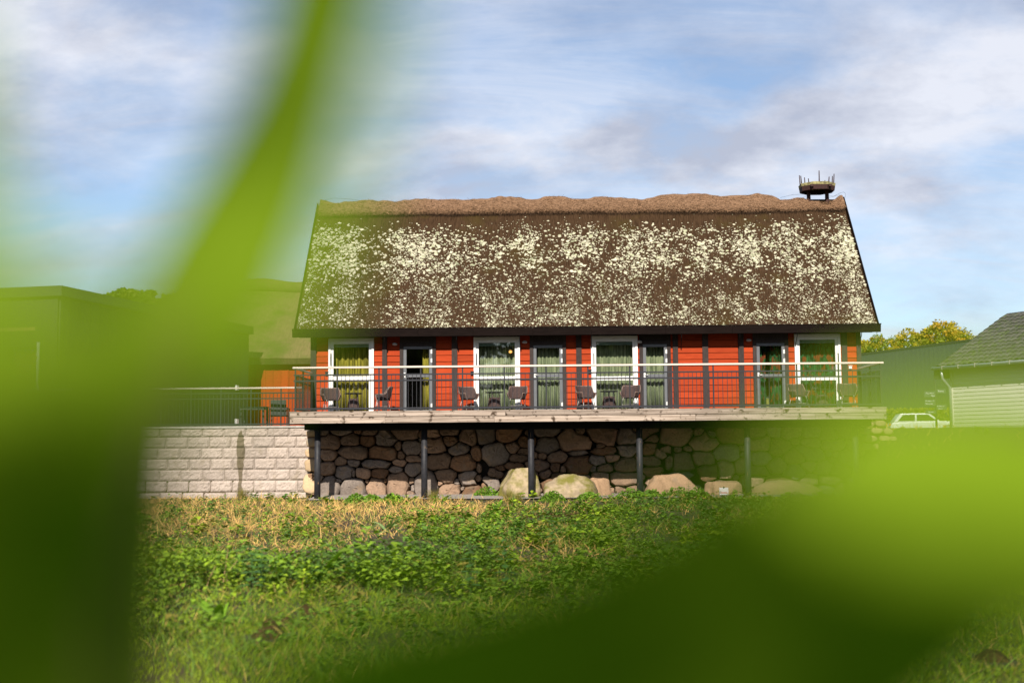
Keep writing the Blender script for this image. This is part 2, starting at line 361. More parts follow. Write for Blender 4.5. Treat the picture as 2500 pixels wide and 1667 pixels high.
for i, (a, b) in enumerate(doors):
    x0, x1 = X(a, 0), X(b, 0); top = 4.90; cw = .115
    dr = frame_mb(x0, x1, FLOOR-.05, top+.02, cw, -.045, .12, .10, bottom=False).build('door', mt_timber, house); bevel(dr, .006)
    bx('door_lintel', (x0, -.02, top+.022), (x1, .12, WT+.2), mt_timber, dr)
    lx0, lx1 = x0+cw+.003, x1-cw-.003
    leaf = frame_mb(lx0, lx1, FLOOR+.01, top-.083, .10, -.02, .045, .09).build('door_leaf', mt_grey, dr); bevel(leaf, .006)
    zt = Z(917, 0, (a+b)/2)
    bevel(bx('mid_rail', (lx0+.102, -.017, zt-.05), (lx1-.102, .043, zt+.05), mt_grey, dr), .006)
    bx('pane', (lx0+.1, .008, zt+.05), (lx1-.1, .014, top-.17), mt_glass, dr)
    bx('pane', (lx0+.1, .008, FLOOR+.11), (lx1-.1, .014, zt-.05), mt_glass, dr)
    MB().box((lx0+.015, -.045, zt-.06), (lx0+.07, -.02, zt+.10)).tube([(lx0+.04, -.04, zt+.03), (lx0+.04, -.085, zt+.03), (lx0+.15, -.085, zt+.03)], .011, 6).build('handle', mt_white, dr)
    for hz in (Z(862, 0, b)+.05, Z(880, 0, b), FLOOR+.25):
        MB().tube([(lx1-.012, -.04, hz-.07), (lx1-.012, -.04, hz+.07)], .014, 8).box((lx1-.05, -.026, hz-.06), (lx1-.0, -.021, hz+.06)).build('hinge', mt_white, dr)
    if i == 0: curtain(lx1-.34, lx1-.08, mt_cy, dr, folds=3)
    elif i == 3:
        curtain(lx0+.02, lx0+.34, mt_cp, dr); curtain(lx1-.42, lx1-.05, mt_cp, dr)
    else: curtain(lx0+.03, lx1-.03, mt_cg, dr, amp=.03)
    # wall lamp beside the door
    lpx = (964, 1281, 1561, 1828)[i]; lpy = (841, 836, 835, 831)[i]; p = at(lpx, lpy, -.1)
    MB().lathe([(.02, .05), (.055, .045), (.085, .01), (.075, -.02), (.03, -.035)], (p[0], -.11, p[2]), 14).box((p[0]-.03, -.06, p[2]-.03), (p[0]+.03, .0, p[2]+.06)).build('wall_lamp', M('lamp dome', (.42, .40, .37), rough=.4) if i == 0 else bpy.data.materials['lamp dome'], house, smooth=False)
for px, py in ((798, 911), (1153, 910), (1440, 906), (2076, 896)):
    p = at(px, py, -.05)
    MB().box((p[0]-.05, -.06, p[2]-.05), (p[0]+.05, 0, p[2]+.03)).box((p[0]-.06, -.09, p[2]+.03), (p[0]+.06, 0, p[2]+.05)).build('socket_box', mt_steel if px < 2000 else mt_white, house)
# a made bed in the last room, seen through the door
bed = thing('bed', 'made bed with white pillow behind the glass door beside the patterned curtains', 'bed', (X(1887, 1.6), 1.7, 2.62))
bx('mattress', (-.6, -.8, .16), (.6, 1.0, .46), M('bed cover', (.30, .26, .08), (.22, .19, .05)), bed, local=True); bx('headboard', (-.62, 1.0, 0), (.62, 1.06, .9), mt_timber, bed, local=True); bx('bed_base', (-.58, -.78, 0), (.58, .98, .158), mt_timber, bed, local=True)
bevel(bx('pillow', (-.45, -.78, .462), (.45, -.45, .58), mt_white, bed, local=True), .05, 3)

# roof
slope_len = math.hypot(RY-EY, RZ-EZ); sd_ = np.array([0, (RY-EY)/slope_len, (RZ-EZ)/slope_len]); nrm = np.array([0, -sd_[2], sd_[1]])
def roofp(x, s, h=0.0):                      # s = metres up the slope from the eave
    x = np.asarray(x, float); s = np.asarray(s, float)
    d = (fbm(x*.55+2, s*.8+5, 3)-.5)*.07 + (fbm(x*3.2, s*1.2+3, 3)-.5)*.035 + h
    return np.stack([x+0*s, EY+sd_[1]*s+nrm[1]*d, EZ+sd_[2]*s+nrm[2]*d], -1)
def thatchmat():
    mt = M('weathered thatch', (.026, .0145, .0075), (.064, .037, .020), 3.2, (14, 1.0, 1.0), .95, 1.0, 4.5, (22, 1.3, 1.3), spec=.03, c3=(.050, .034, .011), s3=.7, t3=(.54, .72))
    return mt
mt_thatch = thatchmat()
nx, ns = 260, 66
xs = np.linspace(EX0, EX1, nx); ss = np.linspace(-.02, slope_len+.05, ns)
GX, GS = np.meshgrid(xs, ss, indexing='ij'); top = roofp(GX, GS); 
V = list(top.reshape(-1, 3)); i = np.arange(nx*ns).reshape(nx, ns)
Q = [tuple(q) for q in np.stack([i[:-1, :-1], i[1:, :-1], i[1:, 1:], i[:-1, 1:]], -1).reshape(-1, 4)]
bot = roofp(GX, GS, 0)-nrm*.30; nb = len(V)
rim = [(a, 0) for a in range(nx)] + [(nx-1, b) for b in range(1, ns)] + [(a, ns-1) for a in range(nx-2, -1, -1)] + [(0, b) for b in range(ns-2, 0, -1)]
V += [bot[a, b] for a, b in rim]
for k in range(len(rim)):
    k2 = (k+1) % len(rim); Q.append((i[rim[k]], nb+k, nb+k2, i[rim[k2]]))
MB().add(V, Q).build('thatch_slope', mt_thatch, house, smooth=True)
# rear slope, simple slab
ry2 = 2*RY-EY
MB().add([(EX0, RY, RZ), (EX1, RY, RZ), (EX1, ry2, EZ), (EX0, ry2, EZ), (EX0, RY, RZ-.4), (EX1, RY, RZ-.4), (EX1, ry2, EZ-.3), (EX0, ry2, EZ-.3)],
         [(0, 3, 2, 1), (4, 5, 6, 7), (2, 3, 7, 6), (0, 4, 7, 3), (1, 2, 6, 5)]).build('thatch_slope', mt_thatch, house)
# lichen on the thatch
def lichen():
    n = 230000
    x = rng.uniform(EX0+.03, EX1-.03, n); t = rng.uniform(0, 1, n)             # t: 0 under the ridge cap, 1 at the eave
    s = (slope_len-.62)*(1-t)
    patch = fbm(x*.55+8, t*5.0+1, 4); fine = fbm(x*2.1+3, s*2.0+9, 3); streak = fbm(x*1.9+31, s*.25, 3)
    edge = np.maximum(np.exp(-((x-EX1)/.9)**2), .45*np.exp(-((x-EX0)/.6)**2))
    prof = np.interp(t, [0, .06, .14, .24, .40, .55, .68, .80, .92, 1], [.0, .05, .42, .80, .80, .58, .50, .58, .85, .9])
    d = prof*np.clip((.34*patch+.42*fine+.42*streak-.46)*3.6, .20, 1.1) + edge*.55*np.clip(t*4, 0, 1)
    keep = rng.random(n) < .72*d*np.interp(t, [0, .5, 1], [.30, .36, .50])
    x, s, t = x[keep], s[keep], t[keep]; n = len(x)
    r = np.exp(rng.normal(0, .55, n))*np.interp(t, [0, .2, .45, .62, .8, 1], [.015, .0225, .0210, .0150, .0128, .0122])
    r = np.clip(r, .006, .07)
    c = roofp(x, s, .004); k = 7; V = np.zeros((n, k+1, 3)); 
    ux = np.array([1., 0, 0]); uy = sd_
    ang = np.arange(k)*2*math.pi/k
    rr = r[:, None]*rng.uniform(.6, 1.3, (n, k))
    V[:, 1:] = c[:, None] + rr[..., None]*(np.cos(ang)[None, :, None]*ux + np.sin(ang)[None, :, None]*uy*.9)
    V[:, 0] = c + nrm*(.008+.25*r)[:, None]
    base = (np.arange(n)*(k+1))[:, None]
    a = np.arange(k); T = np.stack([np.zeros((n, k), int)+base, base+1+a, base+1+(a+1) % k], -1).reshape(-1, 3)
    col = np.array([.365, .345, .25])*rng.uniform(.55, 1.12, (n, 1)); g = rng.random(n) < .25; col[g] *= np.array([.74, .80, .70])
    col = np.repeat(col, k+1, 0)
    mt = bpy.data.materials.new('pale lichen'); mt.use_nodes = True; nt = mt.node_tree; a_ = nt.nodes.new('ShaderNodeVertexColor'); a_.layer_name = 'Col'
    nt.links.new(a_.outputs[0], nt.nodes['Principled BSDF'].inputs['Base Color']); nt.nodes['Principled BSDF'].inputs['Roughness'].default_value = .95; nt.nodes['Principled BSDF'].inputs['Specular IOR Level'].default_value = .05
    o = link('lichen', np_mesh('lichen', V.reshape(-1, 3), None, T, mt, col), house); o['kind'] = 'stuff'
lichen()
# ridge cap: a lumpy roll of straw
def blades(P, D, Ln, Wd, col, mat, name, bend=.3, up=(0, 0, 1)):
    """two-segment blades: P base, D unit direction, Ln length, Wd width"""
    n = len(P); side = np.cross(D, rng.normal(0, 1, (n, 3))); side /= np.linalg.norm(side, axis=1)[:, None]+1e-9
    bd = rng.normal(0, 1, (n, 3)); bd /= np.linalg.norm(bd, axis=1)[:, None]; bd[:, 2] = -np.abs(bd[:, 2])*.5
    Ln = Ln[:, None]; Wd = Wd[:, None]
    m_ = P+D*Ln*.5+bd*Ln*bend*.15; t = P+D*Ln+bd*Ln*bend*.55
    V = np.stack([P-side*Wd*.5, P+side*Wd*.5, m_+side*Wd*.4, m_-side*Wd*.4, t], 1)
    b = np.arange(n)[:, None]*5
    Q = b+np.array([[0, 1, 2, 3]]); T = b+np.array([[3, 2, 4]])
    return np_mesh(name, V.reshape(-1, 3), Q, T, mat, np.repeat(col, 5, 0))
mt_straw = M('ridge straw', (.25, .150, .090), (.155, .092, .055), 9, (1.5, 3, 3), .95, 1.0, 22, (2, 4, 4), spec=.05, c3=(.12, .07, .042), s3=2.2, t3=(.56, .74))
mt_blade = leafmat('straw blades', trans=.1, rough=.8, spec=.1)
CAPW = .62
def ridge():
    nx, na = 300, 22
    xs = np.linspace(EX0+.06, EX1-.02, nx); V = []
    for x in xs:
        lump = (fbm(np.array(x*1.1), np.array(4.2), 3)-.55)*.22+.045*math.sin(x*2.9+1.2*math.sin(x*.7))-.03
        if x > 8.0: lump -= .17*min(1, (x-8.0)/.4)*min(1, max(0, (10.5-x)/.35))
        lowb = (fbm(np.array(x*.6), np.array(9.9), 3)-.5)*.16
        for k in range(na):
            a = math.pi*k/(na-1)                 # 0 front lower edge, pi rear lower edge
            s_ = math.cos(a)                     # 1 front -> -1 rear
            dist = abs(s_)*(CAPW+lowb)
            y = RY - (1 if s_ > 0 else -1)*dist*sd_[1]
            z = RZ - dist*sd_[2]
            thick = .06+.19*math.sin(a)**.7 if 0 < a < math.pi else .0
            nn = Vector((0, -nrm[1]*-1 if s_ < 0 else nrm[1], nrm[2])); nn = Vector((0, nn.y*abs(s_), 1-.35*abs(s_))).normalized()
            hh = thick*(.75+.5*fbm(np.array(x*2.2), np.array(k*.45), 3))+lump*math.sin(a)**1.3
            V.append((x, y+nn.y*hh, z+nn.z*hh+.02))
    Q = [(i_*na+k, (i_+1)*na+k, (i_+1)*na+k+1, i_*na+k+1) for i_ in range(nx-1) for k in range(na-1)]
    Q.append(tuple(range(na))); Q.append(tuple((nx-1)*na+k for k in range(na))[::-1])
    MB().add(V, Q).build('ridge_cap', mt_straw, house, smooth=True)
    V = np.array(V).reshape(nx, na, 3)
    n = 16000; ii = rng.integers(0, nx-1, n); kk = rng.integers(1, na//2-1, n)
    P = V[ii, kk]+rng.uniform(-.03, .03, (n, 3)); D = np.stack([rng.normal(0, 1, n), rng.normal(-.15, .25, n), rng.normal(-.15, .35, n)], 1); D /= np.linalg.norm(D, axis=1)[:, None]
    P[:, 1] -= .012; P[:, 2] += .012
    c = np.array([.23, .135, .078])*rng.uniform(.45, 1.35, (n, 1))
    o = link('straw', blades(P, D, rng.uniform(.05, .16, n), rng.uniform(.006, .012, n), c, mt_blade, 'straw', .3), house); o['kind'] = 'stuff'
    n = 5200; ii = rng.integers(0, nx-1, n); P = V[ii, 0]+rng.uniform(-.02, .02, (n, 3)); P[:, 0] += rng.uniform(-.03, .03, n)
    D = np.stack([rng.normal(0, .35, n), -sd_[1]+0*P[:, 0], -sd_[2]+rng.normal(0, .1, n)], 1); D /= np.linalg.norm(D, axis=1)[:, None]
    o = link('shadow_straw_fringe', blades(P, D, rng.uniform(.05, .16, n), rng.uniform(.008, .014, n), c[:n]*.16, mt_blade, 'shadow straw fringe', .2), house); o['kind'] = 'stuff'  # straw ends with the shadow line under the cap painted into their colour
ridge()
# loose wires of the ridge netting
def wire(pts, name='netting_wire'): MB().tube(pts, .004, 5).build(name, mt_steel, house)
def zr(px, py): return tuple(at(px, py, RY-.1))
wire([zr(1905, 483), zr(1935, 476), zr(1962, 474), zr(1975, 478)]); wire([zr(2015, 484), zr(2032, 481), zr(2050, 472), zr(2060, 469), zr(2064, 473), zr(2064, 482)])
wire([zr(2012, 474), zr(2035, 480), zr(2050, 476)]); wire([zr(1925, 488), zr(1950, 486), zr(1968, 480)]); wire([zr(790, 489), zr(815, 484), zr(850, 486), zr(880, 490)]); wire([zr(1975, 474), zr(1995, 473), zr(2012, 474)])
# verge boards, fascia and gutter
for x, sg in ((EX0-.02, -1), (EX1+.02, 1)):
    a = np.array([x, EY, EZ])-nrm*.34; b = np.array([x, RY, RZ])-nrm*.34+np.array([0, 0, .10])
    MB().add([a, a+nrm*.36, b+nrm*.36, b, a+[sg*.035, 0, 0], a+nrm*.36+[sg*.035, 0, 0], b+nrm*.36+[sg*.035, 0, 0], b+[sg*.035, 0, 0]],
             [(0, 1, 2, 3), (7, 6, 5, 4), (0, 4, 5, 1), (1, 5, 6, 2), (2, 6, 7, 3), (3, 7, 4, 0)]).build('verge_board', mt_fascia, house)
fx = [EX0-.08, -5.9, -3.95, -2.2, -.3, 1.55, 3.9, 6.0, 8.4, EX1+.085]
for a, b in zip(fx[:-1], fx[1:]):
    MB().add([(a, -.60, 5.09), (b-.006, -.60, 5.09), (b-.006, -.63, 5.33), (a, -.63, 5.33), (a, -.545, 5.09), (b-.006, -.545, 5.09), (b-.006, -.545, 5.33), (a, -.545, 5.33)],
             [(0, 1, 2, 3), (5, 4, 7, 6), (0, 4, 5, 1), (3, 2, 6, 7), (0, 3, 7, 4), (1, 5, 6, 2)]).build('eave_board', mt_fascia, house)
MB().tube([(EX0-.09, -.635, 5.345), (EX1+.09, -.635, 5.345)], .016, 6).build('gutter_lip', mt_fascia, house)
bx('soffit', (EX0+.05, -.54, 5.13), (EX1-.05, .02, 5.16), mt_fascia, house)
for px in (768, 942, 1116, 1269, 1443, 1662, 1803, 1942, 2098):
    x = X(px, -.2, 840)
    MB().tube([(x, -.56, 5.10), (x, -.50, 4.98), (x+.02, -.06, 4.72), (x+.03, -.05, 4.66)], .013, 6).build('eave_strut', mt_black, house)

# ------------------------------------------------------------------ stork nest platform on the ridge
pc = at(1994.5, 458, RY)
nest = thing('nest_platform', 'octagonal wooden stork nest platform with upright rods on the thatched ridge', 'nest platform', (pc[0], RY, pc[2]-.45))
mt_lich = M('lichened wood', (.10, .085, .045), (.38, .34, .15), 9, rough=.95, bump=.5)
mt_oldred = M('old red wood', (.045, .014, .012), (.025, .011, .009), 8, rough=.8)
r8 = .63; az = [(r8*math.cos(R(22.5+45*k)), r8*math.sin(R(22.5+45*k))) for k in range(8)]
mb = MB()
for z, s in ((.45, 1.0), (.545, 1.03)): mb.v += [(x*s, y*s, z) for x, y in az]
mb.f = [tuple(range(8))[::-1], tuple(range(8, 16))]+[(k, (k+1) % 8, 8+(k+1) % 8, 8+k) for k in range(8)]
mb.build('platform', mt_lich, nest, local=True)
for k in range(8):
    a = az[k]; b = az[(k+1) % 8]; s = .96
    MB().add([(a[0]*s, a[1]*s, .29), (b[0]*s, b[1]*s, .29), (b[0], b[1], .447), (a[0], a[1], .447), (a[0]*.88, a[1]*.88, .29), (b[0]*.88, b[1]*.88, .29), (b[0]*.88, b[1]*.88, .447), (a[0]*.88, a[1]*.88, .447)],
             [(0, 1, 2, 3), (5, 4, 7, 6), (0, 4, 5, 1), (3, 2, 6, 7), (0, 3, 7, 4), (1, 5, 6, 2)]).build('skirt_board', mt_oldred, nest, local=True)
for x in (-.30, .34):
    bx('beam', (x-.05, -.62, .37), (x+.05, .62, .445), mt_oldred, nest, local=True)
    MB().add([(x-.06, -.08, -.35), (x+.06, -.08, -.35), (x+.06, .08, -.35), (x-.06, .08, -.35), (x-.05, -.07, .37), (x+.05, -.07, .37), (x+.05, .07, .37), (x-.05, .07, .37)],
             [(3, 2, 1, 0), (4, 5, 6, 7), (0, 1, 5, 4), (1, 2, 6, 5), (2, 3, 7, 6), (3, 0, 4, 7)]).build('leg', mt_oldred, nest, local=True)
    MB().tube([(x+.05, -.1, -.33), (x, -.05, .05)], .035, 6).build('leg_brace', mt_oldred, nest, local=True)
for k in range(10):
    a = R(36*k+14); h = (.30, .22, .12, .34, .36, .26, .10, .34, .14, .30)[k]
    x, y = .58*math.cos(a), .58*math.sin(a)
    MB().tube([(x, y, .53), (x*1.04, y*1.04, .58+h)], [.021, .015], 6).build('rod', mt_oldred, nest, local=True)

# ------------------------------------------------------------------ balcony
DX0, DX1, DY = -7.58, 10.14, -2.85
balc = thing('balcony', 'weathered timber balcony on round black columns with thin dark steel railing', 'balcony', (1.3, -1.4, 0))
mt_deckfl = M('grey worn deck floor', (.15, .125, .10), (.09, .075, .06), 4, (.3, 6, 6), .9, .3, orand=.15, spec=.05)
n = 18
for k in range(n):                                        # floor boards run along the house
    y0 = DY-.03+(2.86)*k/n; y1 = DY-.03+2.86*(k+1)/n-.006
    bx('deck_board', (DX0-.01, y0, FLOOR-.035), (DX1+.01, y1, FLOOR+random.uniform(-.003, .003)), mt_deck if k == 0 else mt_deckfl, balc)
r1 = [708, 944, 975, 1234, 1570, 1893, 2163]; r2 = [708, 940, 1207, 1698, 1990, 2163]
for rr, za, zb, yo in ((r1, 2.497, FLOOR-.042, -.032), (r2, 2.305, 2.484, -.012)):
    for a, b in zip(rr[:-1], rr[1:]):
        xa = DX0 if a == 708 else X(a, DY, 1015); xb = DX1 if b == 2163 else X(b, DY, 1015)
        bevel(bx('fascia_board', (xa+.002, DY+yo, za), (xb-.002, DY+yo+.04, zb), mt_deck, balc), .004, 1)
for x in (DX0, DX1-.04):
    bx('side_fascia_board', (x, DY+.022, 2.305), (x+.04, -.05, FLOOR-.04), mt_deck, balc)
bx('beam', (DX0+.30, -2.1, 2.12), (DX1-.25, -1.9, 2.32), mt_black, balc)
bx('beam', (DX0+.30, -.45, 2.12), (DX1-.25, -.30, 2.32), mt_black, balc)
for x in np.arange(DX0+.35, DX1-.2, .6):
    bx('joist', (x, DY+.03, 2.33), (x+.06, -.02, FLOOR-.04), mt_black, balc)
def colmat():
    mt = M('worn black column paint', (.016, .016, .019), (.028, .028, .032), 8, rough=.55, spec=.2, c3=(.30, .19, .10), s3=1)
    nt = mt.node_tree                                    # stretch the bare-wood flakes along the column
    for n_ in nt.nodes:
        if n_.type == 'TEX_NOISE' and abs(n_.inputs['Scale'].default_value-1) < .01:
            n_.inputs['Scale'].default_value = 14; n_.inputs['Vector'].links[0].from_node.inputs['Scale'].default_value = (2.2, 2.2, .22)
        if n_.type == 'VALTORGB' and abs(n_.color_ramp.elements[0].position-.55) < .01:
            n_.color_ramp.elements[0].position = .64; n_.color_ramp.elements[1].position = .68
    return mt
mt_col = colmat()
for px in (775, 1036, 1297, 1562, 1826, 2090):
    MB().lathe([(.098, -.1), (.096, .9), (.094, 2.13)], (X(px, -2.0, 1150), -2.0, 0), 18).build('column', mt_col, balc, smooth=True)
# railing
HR = 4.0; RYL = DY+.06
bevel(bx('handrail', (DX0+.07, RYL-.06, HR-.055), (DX1-.03, RYL+.06, HR), mt_rail, balc), .008)
for x in (DX0+.13, DX1-.09):
    bevel(bx('handrail', (x-.05, RYL+.062, HR-.054), (x+.05, -.06, HR-.001), mt_rail, balc), .008)
rz = [Z(910, RYL), Z(924.5, RYL), Z(993, RYL)]
for z, h in zip(rz, (.040, .045, .055)):
    bx('rail', (DX0+.10, RYL-.018, z-h/2), (DX1-.06, RYL+.018, z+h/2), mt_steel, balc)
    for x in (DX0+.13, DX1-.09):
        bx('rail', (x-.018, RYL+.02, z-h/2), (x+.018, -.06, z+h/2), mt_steel, balc)
pxs = [721+102.1*k for k in range(15)]
pm = MB().box((-.02, -.02, FLOOR), (.02, .02, HR-.056)).mesh('railing post', mt_steel)
bm_ = MB().box((-.0075, -.0075, rz[2]+.02), (.0075, .0075, rz[0]-.015)).mesh('baluster', mt_steel)
fp = MB().box((-.05, -.05, FLOOR), (.05, .05, FLOOR+.012)).mesh('foot plate', mt_steel)
rp = []
for k, px in enumerate(pxs):
    x = min(max(X(px, RYL, 950), DX0+.13), DX1-.09); rp.append(x); inst('railing_post', pm, (x, RYL+.001, 0), balc); inst('foot_plate', fp, (x, RYL+.001, .001), balc)
x = rp[0]
for a, b in zip(rp[:-1], rp[1:]):
    m_ = max(1, round((b-a)/.1305))
    for k in range(1, m_): inst('baluster', bm_, (a+(b-a)*k/m_, RYL, 0), balc)
for x in (DX0+.13, DX1-.09):
    for y in (-1.45, -.09): inst('railing_post', pm, (x, y, 0), balc)
    for k in range(1, 21):
        if k != 10: inst('baluster', bm_, (x, RYL+.1305*k, 0), balc)

# ------------------------------------------------------------------ wicker chairs and tables on the balcony
def wickermat():
    mt = M('dark wicker', (.075, .042, .036), (.036, .020, .017), 30, (1, 1, 1), .6, 0, spec=.35)
    nt = mt.node_tree; b = nt.nodes['Principled BSDF']; tcn = nt.nodes.new('ShaderNodeTexCoord'); hs = []
    for d in ('X', 'Z'):
        wv = nt.nodes.new('ShaderNodeTexWave'); wv.bands_direction = d; wv.inputs['Scale'].default_value = 11; nt.links.new(tcn.outputs['Object'], wv.inputs['Vector']); hs.append(wv.outputs[1])
    bp = nt.nodes.new('ShaderNodeBump'); bp.inputs['Strength'].default_value = .7; bp.inputs['Distance'].default_value = .01
    nt.links.new(mth(nt, 'ADD', hs[0], hs[1]), bp.inputs['Height']); nt.links.new(bp.outputs[0], b.inputs['Normal']); return mt
mt_wick = wickermat(); mt_trim = M('wicker edging', (.22, .15, .12), (.16, .10, .08), 20, rough=.5)
mt_leg = M('grey chair legs', (.30, .27, .25), rough=.4, spec=.5)
def make_chair():
    t = thing('wicker_chair', 'x', 'chair')
    nu, nv = 25, 7; In = []; Out = []
    def P(u, v, off=0):
        a = u*R(128); c = math.cos(a)                     # a = 0 at the middle of the back (local +y)
        q = min(1, max(0, (abs(u)-.40)/.22)); q = q*q*(3-2*q); hb = .40-.22*q+.015*abs(u)*(1-q)-.02*max(0, abs(u)-.8)
        rad = .215+(.10-.03*q)*v**.8+off
        ex = rad*math.sin(a)*1.06; ey = rad*c*.98
        if c < 0: ey *= 1.18
        return (ex, ey, .39+hb*v**.9)
    for i in range(nu):
        for j in range(nv): In.append(P(-1+2*i/(nu-1), j/(nv-1)))
    for i in range(nu):
        for j in range(nv): Out.append(P(-1+2*i/(nu-1), j/(nv-1), .022))
    n = nu*nv; f = []
    for i in range(nu-1):
        for j in range(nv-1):
            a = i*nv+j; f.append((a, a+1, a+nv+1, a+nv)); f.append((n+a, n+a+nv, n+a+nv+1, n+a+1))
        f.append((i*nv+nv-1, n+i*nv+nv-1, n+(i+1)*nv+nv-1, (i+1)*nv+nv-1)); f.append((i*nv, (i+1)*nv, n+(i+1)*nv, n+i*nv))
    for i in (0, nu-1):
        for j in range(nv-1): f.append((i*nv+j, n+i*nv+j, n+i*nv+j+1, i*nv+j+1))
    MB().add(In+Out, f).build('backrest', mt_wick, t, smooth=True, local=True)
    rim = [P(-1, j/(nv-1), .011) for j in range(nv)]+[P(-1+2*i/(nu-1), 1, .011) for i in range(1, nu)]+[P(1, j/(nv-1), .011) for j in range(nv-2, -1, -1)]
    MB().tube(rim, .013, 6).build('edging', mt_trim, t, smooth=True, local=True)
    ring = [P(-1+2*i/24, 0) for i in range(25)]; v = [(x*1.02, y*1.02, .40) for x, y, _ in ring]+[(x*1.02, y*1.02, .445) for x, y, _ in ring]+[(0, -.02, .455), (0, -.02, .40)]
    f = [(i, (i+1) % 25, 25+(i+1) % 25, 25+i) for i in range(25)]+[(25+i, 25+(i+1) % 25, 50) for i in range(25)]+[((i+1) % 25, i, 51) for i in range(25)]
    MB().add(v, f).build('seat', mt_wick, t, smooth=False, local=True)
    ft = []
    for sx, sy in ((-1, -1), (1, -1), (1, 1), (-1, 1)):
        a = (sx*.16, sy*.15, .41); b = (sx*.235, sy*.235, 0); ft.append((sx*.202, sy*.197, .18))
        MB().tube([a, b], .011, 8).build('leg', mt_leg, t, smooth=True, local=True)
    for k in range(4): MB().tube([ft[k], ft[(k+1) % 4]], .007, 6).build('stretcher', mt_leg, t, local=True)
    return t
def make_table():
    t = thing('wicker_table', 'x', 'table')
    MB().lathe([(.27, .585), (.285, .59), (.285, .605), (.275, .615)], n=24).build('table_top', mt_black, t, local=True)
    MB().lathe([(.205, .09), (.155, .43), (.14, .44)], n=8).build('wicker_body', mt_wick, t, local=True)
    for k in range(4):
        a = R(45+90*k+12); c, s = math.cos(a), math.sin(a)
        MB().tube([(c*.15, s*.15, .59), (c*.165, s*.165, .44), (c*.225, s*.225, .0)], .014, 6).build('leg', mt_wick, t, local=True)
    return t
ch0 = make_chair(); tb0 = make_table()
def face(o, x, y, tx, ty, base=0):                        # chair front is local -y
    o.location = (x, y, FLOOR+.003); o.rotation_euler.z = math.atan2(tx-x, -(ty-y))+base
CH = [(808, -1.05, 20, 'wicker armchair to the house-corner side of the table by the olive curtains'),
      (934, -1.15, -78, 'wicker armchair turned sideways beside the olive-curtained window and open dark door'),
      (1145, -1.05, 34, 'wicker armchair against red boards before the sage-curtained window with an orange glow'),
      (1262, -1.1, -14, 'wicker armchair between the sage-curtained window with orange glow and its grey door'),
      (1431, -1.05, 26, 'wicker armchair by the white frame of the middle sage window, off the red wall post'),
      (1538, -1.1, -22, 'wicker armchair between the middle sage window and the narrow grey door'),
      (1950, -1.05, 24, 'wicker armchair on the door side of the leaf-patterned curtains'),
      (2070, -1.1, -6, 'wicker armchair at the railing end beside the leaf-patterned curtains')]
for k, (px, y, rot, lb) in enumerate(CH):
    o = ch0 if k == 0 else copy_tree(ch0)
    o.location = (X(px, y, 970), y, FLOOR+.003); o.rotation_euler.z = R(rot); tag(o, lb, 'chair', 'wicker chairs on the balcony')
TB = [(863, 'round wicker table in front of the olive yellow curtains'), (1207, 'round wicker table in front of the sage curtains with an orange glow'),
      (1487, 'round wicker table in front of the middle sage window'), (2007, 'round wicker table in front of the leaf-patterned curtains')]
for k, (px, lb) in enumerate(TB):
    o = tb0 if k == 0 else copy_tree(tb0)
    o.location = (X(px, -1.15, 970), -1.15, FLOOR+.003); o.rotation_euler.z = R(17*k); tag(o, lb, 'table', 'wicker tables on the balcony')
# small lit lamp inside the second room
gl = at(1247, 861, .5)
lamp = thing('pendant_lamp', 'small glowing orange lamp behind the glass of the sage-curtained window', 'lamp', (gl[0], .13, gl[2]))
em = bpy.data.materials.new('lamp glow'); em.use_nodes = True; b_ = em.node_tree.nodes['Principled BSDF']; b_.inputs['Base Color'].default_value = (.9, .4, .1, 1); b_.inputs['Emission Color'].default_value = (1, .45, .12, 1); b_.inputs['Emission Strength'].default_value = .5
MB().lathe([(.01, .06), (.04, .05), (.06, 0), (.045, -.035), (.01, -.05)], n=14).build('shade', em, lamp, smooth=True, local=True); MB().tube([(0, 0, .05), (0, 0, 5.13-gl[2])], .004, 5).build('cord', mt_black, lamp, local=True)

